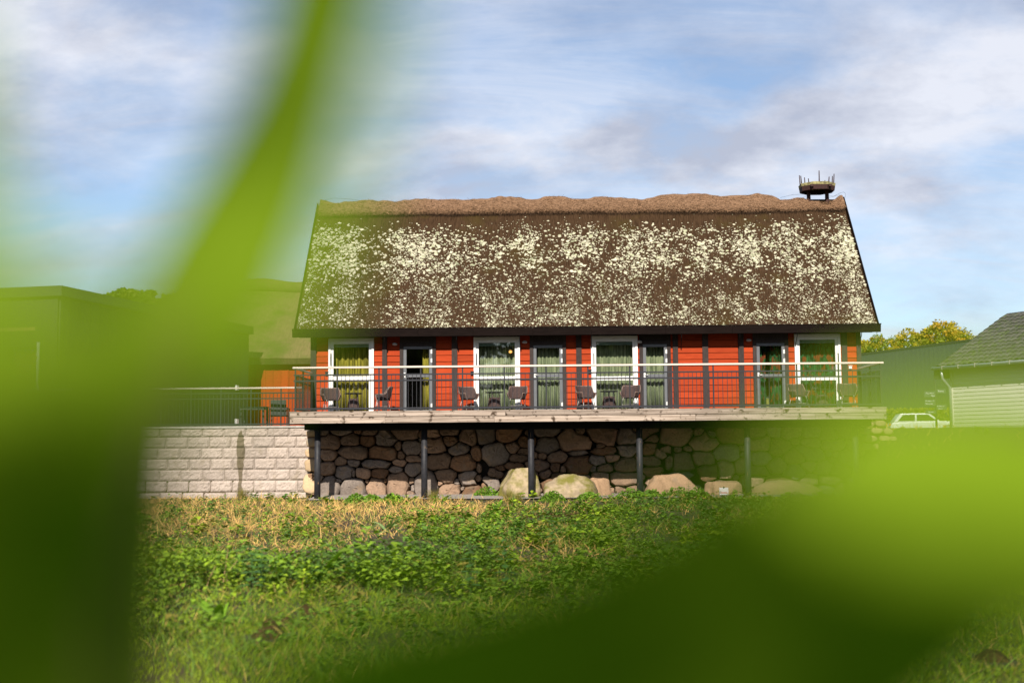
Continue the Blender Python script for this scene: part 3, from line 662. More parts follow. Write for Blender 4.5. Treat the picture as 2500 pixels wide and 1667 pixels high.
# ------------------------------------------------------------------ field-stone foundation wall
def granite(name, cols, scale=16, orand=.2):
    mt = M(name, cols[0], cols[1], scale, rough=.92, bump=.6, bscale=26, orand=orand, spec=.1, c3=cols[2], s3=2.4, t3=(.54, .72)); return mt
mt_st = [granite('brown granite', ((.26, .175, .118), (.165, .112, .078), (.12, .09, .07))), granite('pink granite', ((.35, .23, .155), (.24, .16, .11), (.17, .135, .11))),
         granite('grey granite', ((.25, .205, .175), (.165, .135, .115), (.27, .19, .12))), granite('rusty granite', ((.24, .135, .075), (.15, .09, .055), (.18, .14, .10)))]
S = []
def crop(ox, oy, k, rows): S.extend([(ox+a/k, oy+b/k, c/k, d/k) for a, b, c, d in rows])
crop(740, 1010, 5.227, [(340, 345, 220, 190), (590, 340, 230, 130), (320, 520, 180, 140), (640, 490, 340, 160), (1010, 500, 350, 170), (1210, 410, 80, 110), (1250, 525, 90, 100), (1380, 430, 230, 160), (1410, 570, 190, 90), (315, 690, 170, 150),
    (470, 600, 140, 100), (650, 620, 150, 80), (900, 630, 370, 100), (1230, 615, 170, 80), (520, 750, 210, 180), (640, 760, 40, 90), (760, 755, 190, 120), (970, 760, 200, 110), (1180, 710, 150, 90), (1200, 870, 290, 260), (1410, 700, 190, 190),
    (350, 920, 210, 220), (640, 930, 300, 230), (925, 920, 270, 190), (1375, 850, 80, 100), (1390, 945, 50, 80), (1560, 880, 290, 240), (1690, 415, 230, 190), (1740, 600, 280, 220), (1815, 795, 260, 190), (2040, 620, 320, 210), (2130, 830, 290, 190),
    (2280, 700, 140, 180), (1880, 950, 260, 130), (1740, 880, 70, 80), (1950, 860, 80, 80), (2035, 945, 60, 50), (2170, 970, 280, 130), (2320, 920, 110, 150), (1870, 340, 160, 140), (1980, 450, 230, 150), (2210, 520, 120, 170), (1640, 240, 160, 110),
    (1850, 220, 200, 100), (830, 230, 170, 70), (460, 230, 200, 80), (1050, 330, 250, 150), (2140, 290, 220, 150), (830, 340, 210, 120), (1300, 250, 260, 130), (250, 230, 120, 90), (450, 850, 90, 60), (820, 860, 60, 60), (1050, 850, 60, 70)])
crop(1150, 1010, 4.704, [(285, 460, 280, 220), (120, 630, 130, 160), (280, 680, 170, 120), (330, 620, 110, 70), (540, 510, 190, 110), (500, 590, 210, 80), (60, 740, 120, 110), (210, 790, 200, 160), (860, 700, 130, 110), (1010, 490, 170, 130),
    (975, 620, 90, 120), (1055, 640, 70, 90), (1220, 590, 290, 220), (1220, 450, 220, 60), (1450, 530, 220, 90), (1400, 630, 80, 70), (1545, 620, 190, 80), (1760, 590, 260, 150), (1620, 510, 150, 90), (1540, 430, 290, 70), (1290, 730, 160, 70),
    (1490, 720, 200, 100), (1740, 740, 300, 140), (1400, 830, 370, 120), (1710, 860, 130, 60), (1610, 870, 60, 50), (1840, 850, 120, 90), (900, 350, 260, 160), (1170, 330, 400, 170), (640, 320, 200, 110), (470, 380, 140, 120), (600, 430, 160, 80),
    (800, 600, 130, 100), (2060, 400, 160, 150), (2200, 420, 180, 130), (2070, 540, 190, 140), (2090, 660, 210, 140), (2290, 560, 140, 170), (2180, 800, 380, 150), (150, 250, 230, 150), (400, 250, 220, 130), (850, 200, 240, 110), (1500, 250, 260, 140),
    (1800, 270, 230, 130), (1800, 420, 200, 110), (2050, 240, 230, 140), (560, 760, 330, 220), (1000, 800, 380, 240)])
crop(1550, 1010, 3.36, [(220, 310, 130, 120), (365, 400, 250, 140), (370, 500, 330, 50), (560, 370, 190, 120), (600, 480, 160, 150), (750, 320, 200, 130), (740, 450, 120, 150), (320, 580, 480, 110), (720, 590, 300, 100), (330, 190, 240, 120),
    (560, 240, 220, 100), (130, 180, 140, 110), (800, 180, 220, 110), (900, 420, 150, 120), (960, 560, 220, 90), (1180, 570, 260, 90)])
rs = random.Random(3)
for yy in range(1055, 1215, 29):
    for xx in range(1850, 2112, 42):
        px, py = xx+rs.uniform(-12, 12), yy+rs.uniform(-7, 7)
        if all(abs(px-a)/(c*.5+14) + abs(py-b)/(d*.5+10) > 1 for a, b, c, d in S): S.append((px, py, rs.uniform(34, 62), rs.uniform(24, 38)))
for k in range(900):                                       # small filler stones where nothing lies yet
    px, py = rs.uniform(762, 2100), rs.uniform(1046, 1205)
    if all(((px-a)/(c*.5+5))**2 + ((py-b)/(d*.5+5))**2 > 1.25 for a, b, c, d in S): S.append((px, py, 16, 12))
found = thing('stone_foundation', 'dry laid field stone foundation wall in the shade under the balcony', 'stone wall', (1.3, 0, 0))
arr = np.array(S); step = 1.5
gx = np.arange(752, 2112, step); gy = np.arange(1040, 1216, step); GXp, GYp = np.meshgrid(gx, gy, indexing='ij')
best = np.full(GXp.shape, 1e9); lab = np.full(GXp.shape, -1)
wob = (fbm(GXp*.05, GYp*.05, 3)-.5)*5; wob2 = (fbm(GXp*.05+40, GYp*.05+9, 3)-.5)*5
for k, (a, b, c, d) in enumerate(S):
    e = (np.abs((GXp+wob-a)/(c*.5))**2.4 + np.abs((GYp+wob2-b)/(d*.5))**2.4); u = e < best; best[u] = e[u]; lab[u] = k
NA = 18
def stone_mesh(pts, depth, bulge, seed, y0=0.0):
    """pts: outline in x, z; rounded field stone with a full face towards -y"""
    rn = random.Random(seed); c = np.mean(pts, 0); V = []; n = len(pts); tilt = (rn.uniform(-.35, .35), rn.uniform(-.35, .45)); jag = [rn.uniform(.93, 1.03) for _ in range(n)]
    wdt = max(np.ptp(pts[:, 0]), np.ptp(pts[:, 1]))
    for sc_, yy in ((.80, depth), (1.0, depth*.35), (1.0, -.15*bulge), (.93, -.70*bulge), (.74, -.98*bulge), (.36, -1.0*bulge)):
        for q in pts:
            dx, dz = (q-c)*sc_*(jag[len(V) % n] if yy < depth*.3 else 1); V.append((c[0]+dx, y0+yy+(tilt[0]*dx+tilt[1]*dz)*(.6 if yy < 0 else 0)+rn.uniform(-.05, .05)*bulge*3*(yy < 0), c[1]+dz))
    V.append((c[0], y0-bulge*1.0, c[1])); f = []
    for r_ in range(5):
        for k in range(n): f.append((r_*n+k, (r_+1)*n+k, (r_+1)*n+(k+1) % n, r_*n+(k+1) % n))
    f += [(5*n+k, len(V)-1, 5*n+(k+1) % n) for k in range(n)]
    return MB().add(V, f)
def sharpen(o, a=.55): o.data.set_sharp_from_angle(angle=a); return o
for k, (a, b, c, d) in enumerate(S):
    pts = []
    for j in range(NA):
        th = 2*math.pi*j/NA; dx, dy = math.cos(th), math.sin(th); r_ = 0
        while True:
            xi, yi = int((a+dx*r_-752)/step), int((b+dy*r_-1040)/step)
            if not (0 <= xi < lab.shape[0] and 0 <= yi < lab.shape[1]) or lab[xi, yi] != k or r_ > 48: break
            r_ += .75
        pts.append((dx*r_, dy*r_))
    pts = np.array(pts); rad = np.hypot(pts[:, 0], pts[:, 1])
    if rad.mean() < 3.0: continue
    rad = .07*np.roll(rad, 1)+.86*rad+.07*np.roll(rad, -1); rad = np.minimum(rad, rad.mean()*2.2)
    ang = 2*math.pi*np.arange(NA)/NA; rad = np.maximum(rad-.8, 1.2)
    W = [at(a+rad[j]*math.cos(ang[j]), b+rad[j]*math.sin(ang[j]), -.05) for j in range(NA)]
    pts2 = np.array([(q[0], q[2]) for q in W])[::-1]
    sz = (rad.mean()*2)/76
    sharpen(stone_mesh(pts2, .22, min(.17, .055+.20*sz)*rs.uniform(.8, 1.2), k, rs.uniform(-.03, .04)).build('stone', rs.choice(mt_st[:1]*3+mt_st[1:2]*2+mt_st[2:3]*2+mt_st[3:]), found, smooth=True))
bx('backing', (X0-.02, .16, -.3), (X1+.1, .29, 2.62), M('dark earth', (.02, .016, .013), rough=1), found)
# pale corner stones in the sun at the end of the wall
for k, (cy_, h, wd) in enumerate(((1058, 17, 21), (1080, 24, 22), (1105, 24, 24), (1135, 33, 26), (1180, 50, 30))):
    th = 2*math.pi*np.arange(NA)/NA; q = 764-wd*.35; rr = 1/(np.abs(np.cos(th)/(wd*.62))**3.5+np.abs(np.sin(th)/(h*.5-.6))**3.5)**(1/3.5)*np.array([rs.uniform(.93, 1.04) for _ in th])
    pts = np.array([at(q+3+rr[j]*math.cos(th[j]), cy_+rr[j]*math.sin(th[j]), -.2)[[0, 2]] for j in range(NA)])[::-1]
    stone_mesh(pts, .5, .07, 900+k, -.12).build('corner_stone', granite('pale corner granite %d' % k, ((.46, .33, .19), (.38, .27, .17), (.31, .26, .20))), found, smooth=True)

# boulders lying in front of the wall
def boulder(name, label, px0, px1, py0, py1, Y, mat, seed, dy=.6, flat=3.0):
    a = at(px0, py1, Y); b = at(px1, py0, Y); cx, hw, z0, h = (a[0]+b[0])/2, (b[0]-a[0])/2, 0, b[2]
    V = []; n1, n2 = 26, 40; rn = np.random.default_rng(seed); o1, o2 = rn.uniform(0, 50, 2)
    PL = rn.normal(0, 1, (16, 3)); PL /= np.linalg.norm(PL, axis=1)[:, None]; PD = rn.uniform(.80, .98, 16)
    for i in range(n1+1):
        ph = math.pi*.62*i/n1
        for j in range(n2):
            th = 2*math.pi*j/n2; s_, c_ = math.sin(ph), math.cos(ph)
            q = 1/((abs(s_*math.cos(th))**flat+abs(s_*math.sin(th))**flat+abs(c_)**flat)**(1/flat))
            nz = 1+.30*(float(fbm(np.array(o1+2*s_*math.cos(th)+c_), np.array(o2+2*s_*math.sin(th)-c_), 4))-.5)
            dr_ = np.array([s_*math.cos(th), s_*math.sin(th), c_])*q; dd = PL@dr_; cut = min([1.0]+[PD[k_]/dd[k_] for k_ in range(16) if dd[k_] > PD[k_]]); nz *= cut
            V.append((hw*q*s_*math.cos(th)*nz, dy*q*s_*math.sin(th)*nz, h*c_*q*nz if c_ > 0 else h*c_*q*.6))
    f = [(i*n2+j, (i+1)*n2+j, (i+1)*n2+(j+1) % n2, i*n2+(j+1) % n2) for i in range(n1) for j in range(n2)]
    o = MB().add(V, f).build(name, mat, None, smooth=True); o.location = (cx, Y, 0); tag(o, label, 'boulder', 'boulders by the foundation')
mt_moss = M('mossy boulder', (.40, .31, .20), (.27, .21, .14), 6, rough=.95, bump=.9, bscale=14, c3=(.16, .145, .035), s3=1.7, t3=(.42, .58), spec=.08)
mt_flat = granite('pale pink boulder', ((.42, .27, .165), (.33, .21, .13), (.28, .20, .14)), orand=.08)
boulder('boulder', 'mossy square-topped boulder standing behind a black column', 1216, 1320, 1142, 1212, -1.0, mt_moss, 4, .6, 4.5)
boulder('boulder', 'big rounded mossy boulder right of a black column', 1318, 1458, 1155, 1214, -1.6, mt_moss, 5, .7, 2.6)
boulder('boulder', 'long flat pink boulder lying on gravel below the dark stones', 1573, 1718, 1160, 1206, -.9, mt_flat, 6, .5, 4.5)
boulder('boulder', 'low pale boulder with a small white plate leaning on it', 1718, 1812, 1170, 1208, -.8, mt_flat, 8, .45, 3.6)
boulder('boulder', 'long low tan boulder at the shaded end of the foundation', 1832, 2010, 1171, 1206, -.8, mt_flat, 9, .45, 4)
boulder('boulder', 'flat slanted pink boulder beside the rounded mossy one', 1425, 1492, 1168, 1204, -.75, mt_flat, 10, .4, 4)
p = at(1767, 1192, -1.4)
sg = thing('small_sign_plate', 'small white plate with red print standing on the gravel', 'sign', (p[0], -1.4, .04), R(5))
bx('plate', (-.14, -.006, .02), (.14, .006, .24), mt_white, sg, local=True); bx('red_stripe', (-.11, -.008, .07), (.11, -.0065, .10), M('red print', (.5, .06, .05)), sg, local=True); bx('clip', (-.02, -.012, .22), (.02, -.0065, .27), mt_black, sg, local=True); bx('stake', (-.015, .007, -.08), (.015, .02, .2), mt_steel, sg, local=True)

# ------------------------------------------------------------------ block retaining wall
WY = .32
bw = thing('block_wall', 'pale split granite block retaining wall below the terrace', 'retaining wall', (-14, WY, 0))
def blockmat():
    mt = M('split granite block', (.44, .365, .315), (.32, .265, .225), 22, rough=.95, bump=.5, bscale=40, orand=.13, c3=(.29, .235, .18), s3=3, t3=(.56, .75), spec=.08)
    nt = mt.node_tree; b = nt.nodes['Principled BSDF']; col = b.inputs['Base Color'].links[0].from_socket
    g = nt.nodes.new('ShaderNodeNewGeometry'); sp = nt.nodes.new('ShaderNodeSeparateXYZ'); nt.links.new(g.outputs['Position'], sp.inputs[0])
    xs_ = X(588, WY, 1120)                               # one dark patch of uneven width running down the wall
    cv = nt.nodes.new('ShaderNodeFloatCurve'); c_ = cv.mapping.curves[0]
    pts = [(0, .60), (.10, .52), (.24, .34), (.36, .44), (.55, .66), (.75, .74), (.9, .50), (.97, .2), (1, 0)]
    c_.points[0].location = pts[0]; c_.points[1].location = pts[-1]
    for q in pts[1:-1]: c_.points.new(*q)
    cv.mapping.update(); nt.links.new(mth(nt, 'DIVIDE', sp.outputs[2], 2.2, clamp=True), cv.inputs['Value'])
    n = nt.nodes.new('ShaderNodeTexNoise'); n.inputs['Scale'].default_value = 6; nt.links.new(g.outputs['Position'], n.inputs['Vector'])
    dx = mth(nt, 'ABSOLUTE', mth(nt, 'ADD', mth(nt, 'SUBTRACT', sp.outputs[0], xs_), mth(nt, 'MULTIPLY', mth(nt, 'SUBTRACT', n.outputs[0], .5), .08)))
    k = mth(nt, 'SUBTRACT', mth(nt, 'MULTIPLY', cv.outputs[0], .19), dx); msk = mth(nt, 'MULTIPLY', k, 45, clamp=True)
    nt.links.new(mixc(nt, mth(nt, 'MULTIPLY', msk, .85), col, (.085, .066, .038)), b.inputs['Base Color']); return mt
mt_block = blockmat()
def block_mesh(wd, h, seed):
    nxb, nzb = 13, 7; rn = np.random.default_rng(seed); o1, o2 = rn.uniform(0, 60, 2); V = []
    for i in range(nxb):
        for j in range(nzb):
            u, v = i/(nxb-1), j/(nzb-1); e = min(u*wd, (1-u)*wd, v*h, (1-v)*h)
            r_ = (1-abs(2*float(fbm(np.array(o1+u*3.2), np.array(o2+v*1.8), 3))-1)); 
            V.append((u*wd, -(.012 if e <= 0 else .016+.035*r_+.022*rn.random()), v*h))
    f = [(i*nzb+j, (i+1)*nzb+j, (i+1)*nzb+j+1, i*nzb+j+1) for i in range(nxb-1) for j in range(nzb-1)]
    n = len(V); rim = [(i, 0) for i in range(nxb)]+[(nxb-1, j) for j in range(1, nzb)]+[(i, nzb-1) for i in range(nxb-2, -1, -1)]+[(0, j) for j in range(nzb-2, 0, -1)]
    V += [(V[i*nzb+j][0], .12, V[i*nzb+j][2]) for i, j in rim]
    f += [(rim[k][0]*nzb+rim[k][1], n+k, n+(k+1) % len(rim), rim[(k+1) % len(rim)][0]*nzb+rim[(k+1) % len(rim)][1]) for k in range(len(rim))]
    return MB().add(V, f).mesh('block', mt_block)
zrow = [Z(y, WY, 600) for y in (1045, 1066, 1093, 1119.4, 1146, 1173, 1201, 1229)]
jx = [600, 617.5, 598, 622, 602, 621, 605]; xr = X0+.02
variants = {}
for r_ in range(7):
    zt, zb = zrow[r_], zrow[r_+1]; h = zt-zb-.007
    ms = [block_mesh(.70, h, 10*r_+q) for q in range(4)]
    xa = X(jx[r_], WY, 1120); x = xa-.706*27
    while x < xr-.1:
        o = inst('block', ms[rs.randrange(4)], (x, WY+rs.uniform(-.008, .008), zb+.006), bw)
        if x+.70 > xr: o.scale.x = (xr-x)/.70
        x += .706
bx('mortar_core', (-36, WY+.05, -.3), (xr, WY+.20, zrow[0]), M('mortar', (.26, .20, .15), rough=1), bw)
xc = -36.0
while xc < xr-.3:
    bx('cap_slab', (xc, WY-.07, zrow[0]+.004), (min(xc+1.4, xr+.02)-.006, WY+.30, zrow[0]+.07), mt_conc, bw); xc += 1.4

# ------------------------------------------------------------------ terrace railing and its furniture
tr_y = .62; TZ = 2.25
tr = thing('terrace_railing', 'dark steel railing with pale wooden handrail along the block wall', 'railing', (-14, tr_y, TZ))
xe = X(716, tr_y, 945)+.35; zt = Z(945, tr_y, 650)
bevel(bx('handrail', (-32, tr_y-.05, zt-.05), (xe, tr_y+.05, zt), mt_rail, tr), .008)
tz = [Z(y, tr_y, 660) for y in (959, 972.5, 1035)]
for z, h in zip(tz, (.04, .04, .05)): bx('rail', (-32, tr_y-.016, z-h/2), (xe, tr_y+.016, z+h/2), mt_steel, tr)
pm2 = MB().box((-.02, -.02, TZ), (.02, .02, zt-.05)).mesh('terrace post', mt_steel); bm2 = MB().box((-.008, -.008, tz[2]), (.008, .008, tz[0])).mesh('terrace baluster', mt_steel)
xp = X(686, tr_y, 990)
for k in range(-20, 2):
    x = xp+k*.985
    if x > xe: break
    inst('railing_post', pm2, (x, tr_y, 0), tr)
    for j in range(1, 8):
        if x+j*.123 < xe: inst('baluster', bm2, (x+j*.123, tr_y, 0), tr)
mt_dk = M('dark woven plastic', (.030, .034, .034), (.02, .023, .023), 30, rough=.6)
gc = thing('garden_armchair', 'dark armchair with woven back behind the terrace railing', 'chair', (X(682, 1.7, 1000), 1.7, TZ), R(4))
bevel(bx('backrest', (-.26, -.24, .42), (.26, -.21, .95), mt_dk, gc, local=True), .02); bx('seat', (-.26, -.22, .40), (.26, .26, .43), mt_dk, gc, local=True)
for sx in (-1, 1):
    for sy in (-.25, .27): bx('leg', (sx*.29-.02, sy-.02, 0), (sx*.29+.02, sy+.02, .64 if sy > 0 else .70), mt_dk, gc, local=True)
    bx('armrest', (sx*.29-.03, -.26, .64), (sx*.29+.03, .30, .67), mt_dk, gc, local=True)
gt = thing('garden_table', 'dark slatted terrace table left of the woven armchair', 'table', (X(625, 1.8, 1000), 1.8, TZ))
for k in range(6): bx('slat', (-.52, -.36+.12*k, .70), (.40, -.25+.12*k, .73), mt_dk, gt, local=True)
bx('apron', (-.46, -.32, .64), (.34, .32, .698), mt_dk, gt, local=True)
for sx in (-.44, .32):
    for sy in (-.3, .3): bx('leg', (sx-.03, sy-.03, 0), (sx+.03, sy+.03, .64), mt_dk, gt, local=True)

# ------------------------------------------------------------------ red house with thatch behind the terrace
HY = 17.0; hx0, hx1 = -15.2, -5.2
h2 = thing('rear_thatched_house', 'red board house with mossy thatched roof behind the terrace', 'house', (-10, HY, TZ))
ez = Z(876, HY, 690); rz2 = Z(703, HY+4.2, 690)
x = hx0
while x < hx1:
    bx('wall_board', (x, HY+rs.uniform(-.008, .008), TZ), (min(x+.355, hx1), HY+.1, ez+.1), mt_red, h2); bx('cover_strip', (x-.03, HY-.03, TZ), (x+.03, HY-.009, ez+.1), mt_red, h2); x += .36
mt_th2 = M('mossy thatch', (.14, .10, .05), (.21, .155, .075), 3, (10, 1, 1), .95, .9, 5, (14, 1.5, 1.5), c3=(.10, .11, .03), s3=.8, t3=(.45, .65), spec=.05)
def slab_roof(p0, p1, x0, x1, th, mat, name, par, seed=0, amp=.06):
    (ya, za), (yb, zb) = p0, p1; ln = math.hypot(yb-ya, zb-za); nn = np.array([0, -(zb-za)/ln, (yb-ya)/ln])*(1 if yb > ya else -1)
    nx_, ny_ = 60, 30; V = []
    for i_ in range(nx_+1):
        for j_ in range(ny_+1):
            x_ = x0+(x1-x0)*i_/nx_; t = j_/ny_; d = (float(fbm(np.array(x_*.9+seed), np.array(t*6.), 3))-.5)*amp*2
            V.append(np.array([x_, ya+(yb-ya)*t, za+(zb-za)*t])+nn*d)
    k = len(V); f = [(i_*(ny_+1)+j_, (i_+1)*(ny_+1)+j_, (i_+1)*(ny_+1)+j_+1, i_*(ny_+1)+j_+1) for i_ in range(nx_) for j_ in range(ny_)]
    V += [np.array([x0, ya, za])-nn*th, np.array([x1, ya, za])-nn*th, np.array([x1, yb, zb])-nn*th, np.array([x0, yb, zb])-nn*th]
    f += [tuple(i_*(ny_+1) for i_ in range(nx_+1))[::-1]+(k, k+1), (k+3, k+2, k+1, k), tuple(range(ny_+1))+(k+3, k)[:2], tuple(nx_*(ny_+1)+j_ for j_ in range(ny_, -1, -1))+(k+1, k+2)]
    return MB().add(V, f).build(name, mat, par, smooth=False)
slab_roof((HY-.6, ez), (HY+4.2, rz2), hx0-.5, hx1+.4, .35, mt_th2, 'thatch_slope', h2, 3, .10)
slab_roof((HY+9, ez), (HY+4.2, rz2), hx0-.5, hx1+.4, .35, mt_th2, 'thatch_slope', h2, 8, .10)
MB().tube([(x_, HY+4.2, rz2+.05+.10*math.sin(x_*1.7)) for x_ in np.arange(hx0-.5, hx1+.5, .4)], .34, 10).build('ridge_cap', mt_th2, h2, smooth=True)
for sx in (hx0, hx1-.12):
    MB().add([(sx, HY+.1, TZ), (sx, HY+8.4, TZ), (sx, HY+8.4, ez), (sx, HY+4.2, rz2-.3), (sx, HY+.1, ez), (sx+.12, HY+.1, TZ), (sx+.12, HY+8.4, TZ), (sx+.12, HY+8.4, ez), (sx+.12, HY+4.2, rz2-.3), (sx+.12, HY+.1, ez)],
             [(0, 1, 2, 3, 4), (9, 8, 7, 6, 5)]+[(q, q+5, (q+1) % 5+5, (q+1) % 5) for q in range(5)]).build('gable_wall', mt_red, h2)

# ------------------------------------------------------------------ dark flat-roofed building on the terrace
c0 = at(149, 699, .9); dk = thing('dark_flat_roof_building', 'dark clad flat-roofed building with a tall window, on the terrace', 'building', (c0[0], .9, TZ), R(-12))
mt_clad = M('dark cladding', (.050, .047, .040), (.036, .034, .030), 4, (6, 6, .5), .8, .2, orand=.12, spec=.1); mt_clad2 = M('dark roof edge', (.030, .030, .028), rough=.6)
H = c0[2]-TZ; LN = 14.5; WDT = 9.0
k = 0
while k*.6 < LN: bx('cladding_panel', (-.06+rs.uniform(-.006, .006), .01+k*.6, .05), (.0, min(LN, k*.6+.59), H-.34), mt_clad, dk, local=True); k += 1
k = 0
while k*.6 < WDT-.06:
    xa, xb = -.07-k*.6, -.07-min(WDT, k*.6+.59)
    if not (-1.75 < (xa+xb)/2 < -.55): bx('cladding_panel', (xa, -.05+rs.uniform(-.005, .005), .05), (xb, .0, H-.34), mt_clad, dk, local=True)
    k += 1
bx('cladding_panel', (-.67, -.048, 2.75), (-1.86, .0, H-.34), mt_clad, dk, local=True)
bx('core_wall', (-WDT, .005, 0), (-1.87, LN-.02, H-.35), mt_clad2, dk, local=True); bx('core_wall', (-.66, .005, 0), (-.065, LN-.02, H-.35), mt_clad2, dk, local=True); bx('core_wall', (-1.87, .6, 0), (-.66, LN-.03, H-.36), mt_clad2, dk, local=True)
bx('roof_edge', (-WDT-.15, -.20, H-.335), (.15, LN+.15, H), mt_clad2, dk, local=True)
wn = frame_mb(-1.86, -.67, .06, 2.74, .06, -.04, .02).build('window', mt_black, dk, local=True)
bx('pane', (-1.79, -.005, .12), (-.74, .003, 2.68), mt_glass, wn, local=True)
oc = curtain(-1.78, -.75, curtmat('orange curtain', (.40, .17, .03), (.26, .11, .02)), wn, .12, 2.66, .14); oc.matrix_parent_inverse = Matrix.Identity(4)
bx('white_jamb', (-.80, -.09, .06), (-.70, -.045, 2.9), mt_white, wn, local=True)
bx('light_slot', (-3.2, -.055, 3.3), (-.9, -.0505, 3.42), M('warm timber strip', (.34, .20, .09)), dk, local=True)
for yy, zz_ in ((13.2, 1.9), (13.2, .45)): bx('tap_fitting', (0, yy, zz_), (.08, yy+.2, zz_+.2), mt_white, dk, local=True)

# ------------------------------------------------------------------ right: white clad house
wa = at(2322, 900, 13.0); wb = at(2540, 868, 6.8); EZW = 4.95; GZ2 = 2.1
dirv = np.array([.454, -.891]); ln = float(np.hypot(*dirv)); rzw = math.atan2(dirv[1], dirv[0])
wh = thing('white_clad_house', 'white weatherboarded house with dark tiled roof and gutter past the balcony end', 'house', (wa[0], wa[1], GZ2), rzw)
hw_ = EZW-GZ2; ln2 = 9.0
mt_wclad = M('pale weatherboard', (.66, .62, .57), (.60, .56, .52), 6, (.5, 3, 3), .6, .15, orand=.04)
z = .2
while z < hw_:
    MB().add([(0, -.02, z), (ln2, -.02, z), (ln2, 0, z+.155), (0, 0, z+.155), (0, .05, z), (ln2, .05, z), (ln2, .05, z+.155), (0, .05, z+.155)], [(0, 1, 2, 3), (5, 4, 7, 6), (0, 4, 5, 1), (3, 2, 6, 7), (0, 3, 7, 4), (1, 5, 6, 2)]).build('weatherboard', mt_wclad, wh, local=True); z += .158
bx('plinth', (0, -.01, -.1), (ln2, .2, .2), mt_conc, wh, local=True); bx('corner_board', (-.06, -.04, .1), (.06, .05, hw_), mt_wclad, wh, local=True); bx('core_wall', (.02, .06, 0), (ln2, 7.5, hw_), mt_wclad, wh, local=True)
pt = 30; cw_ = .30; cl_ = .36
mt_tile = M('dark roof tile', (.050, .052, .050), (.085, .075, .068), 9, rough=.8, orand=.2, c3=(.05, .065, .025), s3=3, t3=(.5, .65), spec=.15)
V = []; nt_ = 7
for j in range(2):
    for i_ in range(nt_): u = i_/(nt_-1); V.append((u*cw_*1.04, j*cl_*1.12, .045*math.sin(u*math.pi)*(1.0)+.03*(1-j)))
V += [(x_, y_, z_-.022) for x_, y_, z_ in V]; nq = 2*nt_
f = [(i_, i_+1, nt_+i_+1, nt_+i_) for i_ in range(nt_-1)]+[(nq+i_, nq+nt_+i_, nq+nt_+i_+1, nq+i_+1) for i_ in range(nt_-1)]+[(i_, nq+i_, nq+i_+1, i_+1) for i_ in range(nt_-1)]
tile = MB().add(V, f).mesh('roof tile', mt_tile)
ct, st = math.cos(R(pt)), math.sin(R(pt))
for r_ in range(13):
    for c_ in range(23):
        o = link('roof_tile', tile, wh, local=True); o.location = (-.45+c_*cw_, -.42+r_*cl_*ct, hw_-.12+r_*cl_*st); o.rotation_euler = (R(pt), 0, 0)
MB().add([(-.45, -.45, hw_-.14), (ln2, -.45, hw_-.14), (ln2, 3.8, hw_-.14+4.25*st/ct), (-.45, 3.8, hw_-.14+4.25*st/ct), (-.45, -.45, hw_-.22), (ln2, -.45, hw_-.22), (ln2, 3.8, hw_-.22+4.25*st/ct), (-.45, 3.8, hw_-.22+4.25*st/ct)],
         [(0, 1, 2, 3), (7, 6, 5, 4), (0, 4, 5, 1), (1, 5, 6, 2), (2, 6, 7, 3), (3, 7, 4, 0)]).build('roof_deck', mt_clad2, wh, local=True)
MB().tube([(-.5, -.56, hw_-.20), (ln2, -.56, hw_-.20)], .075, 10).build('gutter', M('galvanised gutter', (.34, .36, .36), rough=.4, metal=.5), wh, smooth=True, local=True)
for k in range(9): bx('gutter_bracket', (.1+k*.9, -.645, hw_-.27), (.13+k*.9, -.46, hw_-.11), mt_leg, wh, local=True)
bx('eave_box', (-.55, -.42, hw_-.62), (-.062, .0, hw_-.225), mt_clad2, wh, local=True)
MB().tube([(-.05, -.5, hw_-.25), (-.05, -.46, hw_-.62), (-.02, -.14, hw_-.95), (-.02, -.09, hw_-1.2), (-.02, -.09, .1)], .055, 8).build('downpipe', bpy.data.materials['galvanised gutter'], wh, smooth=True, local=True)

# ------------------------------------------------------------------ right: dark metal hall far behind
ha = at(2060, 872, 72.0); hb_ = at(2460, 820, 50.0)
dv = np.array([hb_[0]-ha[0], hb_[1]-ha[1]]); hl = float(np.hypot(*dv)); hz_ = 9.4
hall = thing('metal_hall', 'long dark green corrugated metal hall behind the parked cars', 'hall', (ha[0], ha[1], GZ2), math.atan2(dv[1], dv[0]))
mt_hall = M('dark green sheet metal', (.055, .072, .068), (.048, .062, .060), 2, rough=.55, spec=.3)
za, zb = float(at(2060, 872, ha[1])[2])-GZ2, float(at(2460, 820, hb_[1])[2])-GZ2
nseg = int(hl/.3)
for s0 in range(0, nseg, 16):                             # sheets of corrugated metal
    V = []; f = []; s1 = min(nseg, s0+16); q = 0
    for i_ in range(s0*2, s1*2+1):
        x_ = i_*.15; y_ = -.010 if i_ % 4 < 2 else 0; zt_ = za+(zb-za)*x_/hl
        V += [(x_, y_, 0), (x_, y_, zt_), (x_, .08, 0), (x_, .08, zt_)]
        if q: b_ = 4*q; f += [(b_-4, b_, b_+1, b_-3), (b_-2, b_-1, b_+3, b_+2), (b_-3, b_+1, b_+3, b_-1)]
        q += 1
    MB().add(V, f).build('metal_sheet', mt_hall, hall, local=True)
MB().add([(-.1, -.05, za), (hl+.1, -.05, zb), (hl+.1, .3, zb), (-.1, .3, za), (-.1, -.05, za+.12), (hl+.1, -.05, zb+.12), (hl+.1, .3, zb+.12), (-.1, .3, za+.12)],
         [(3, 2, 1, 0), (4, 5, 6, 7), (0, 1, 5, 4), (1, 2, 6, 5), (2, 3, 7, 6), (3, 0, 4, 7)]).build('roof_edge', mt_clad2, hall, local=True)
bx('core_wall', (0, .09, 0), (hl, 14, min(za, zb)-.1), mt_hall, hall, local=True)

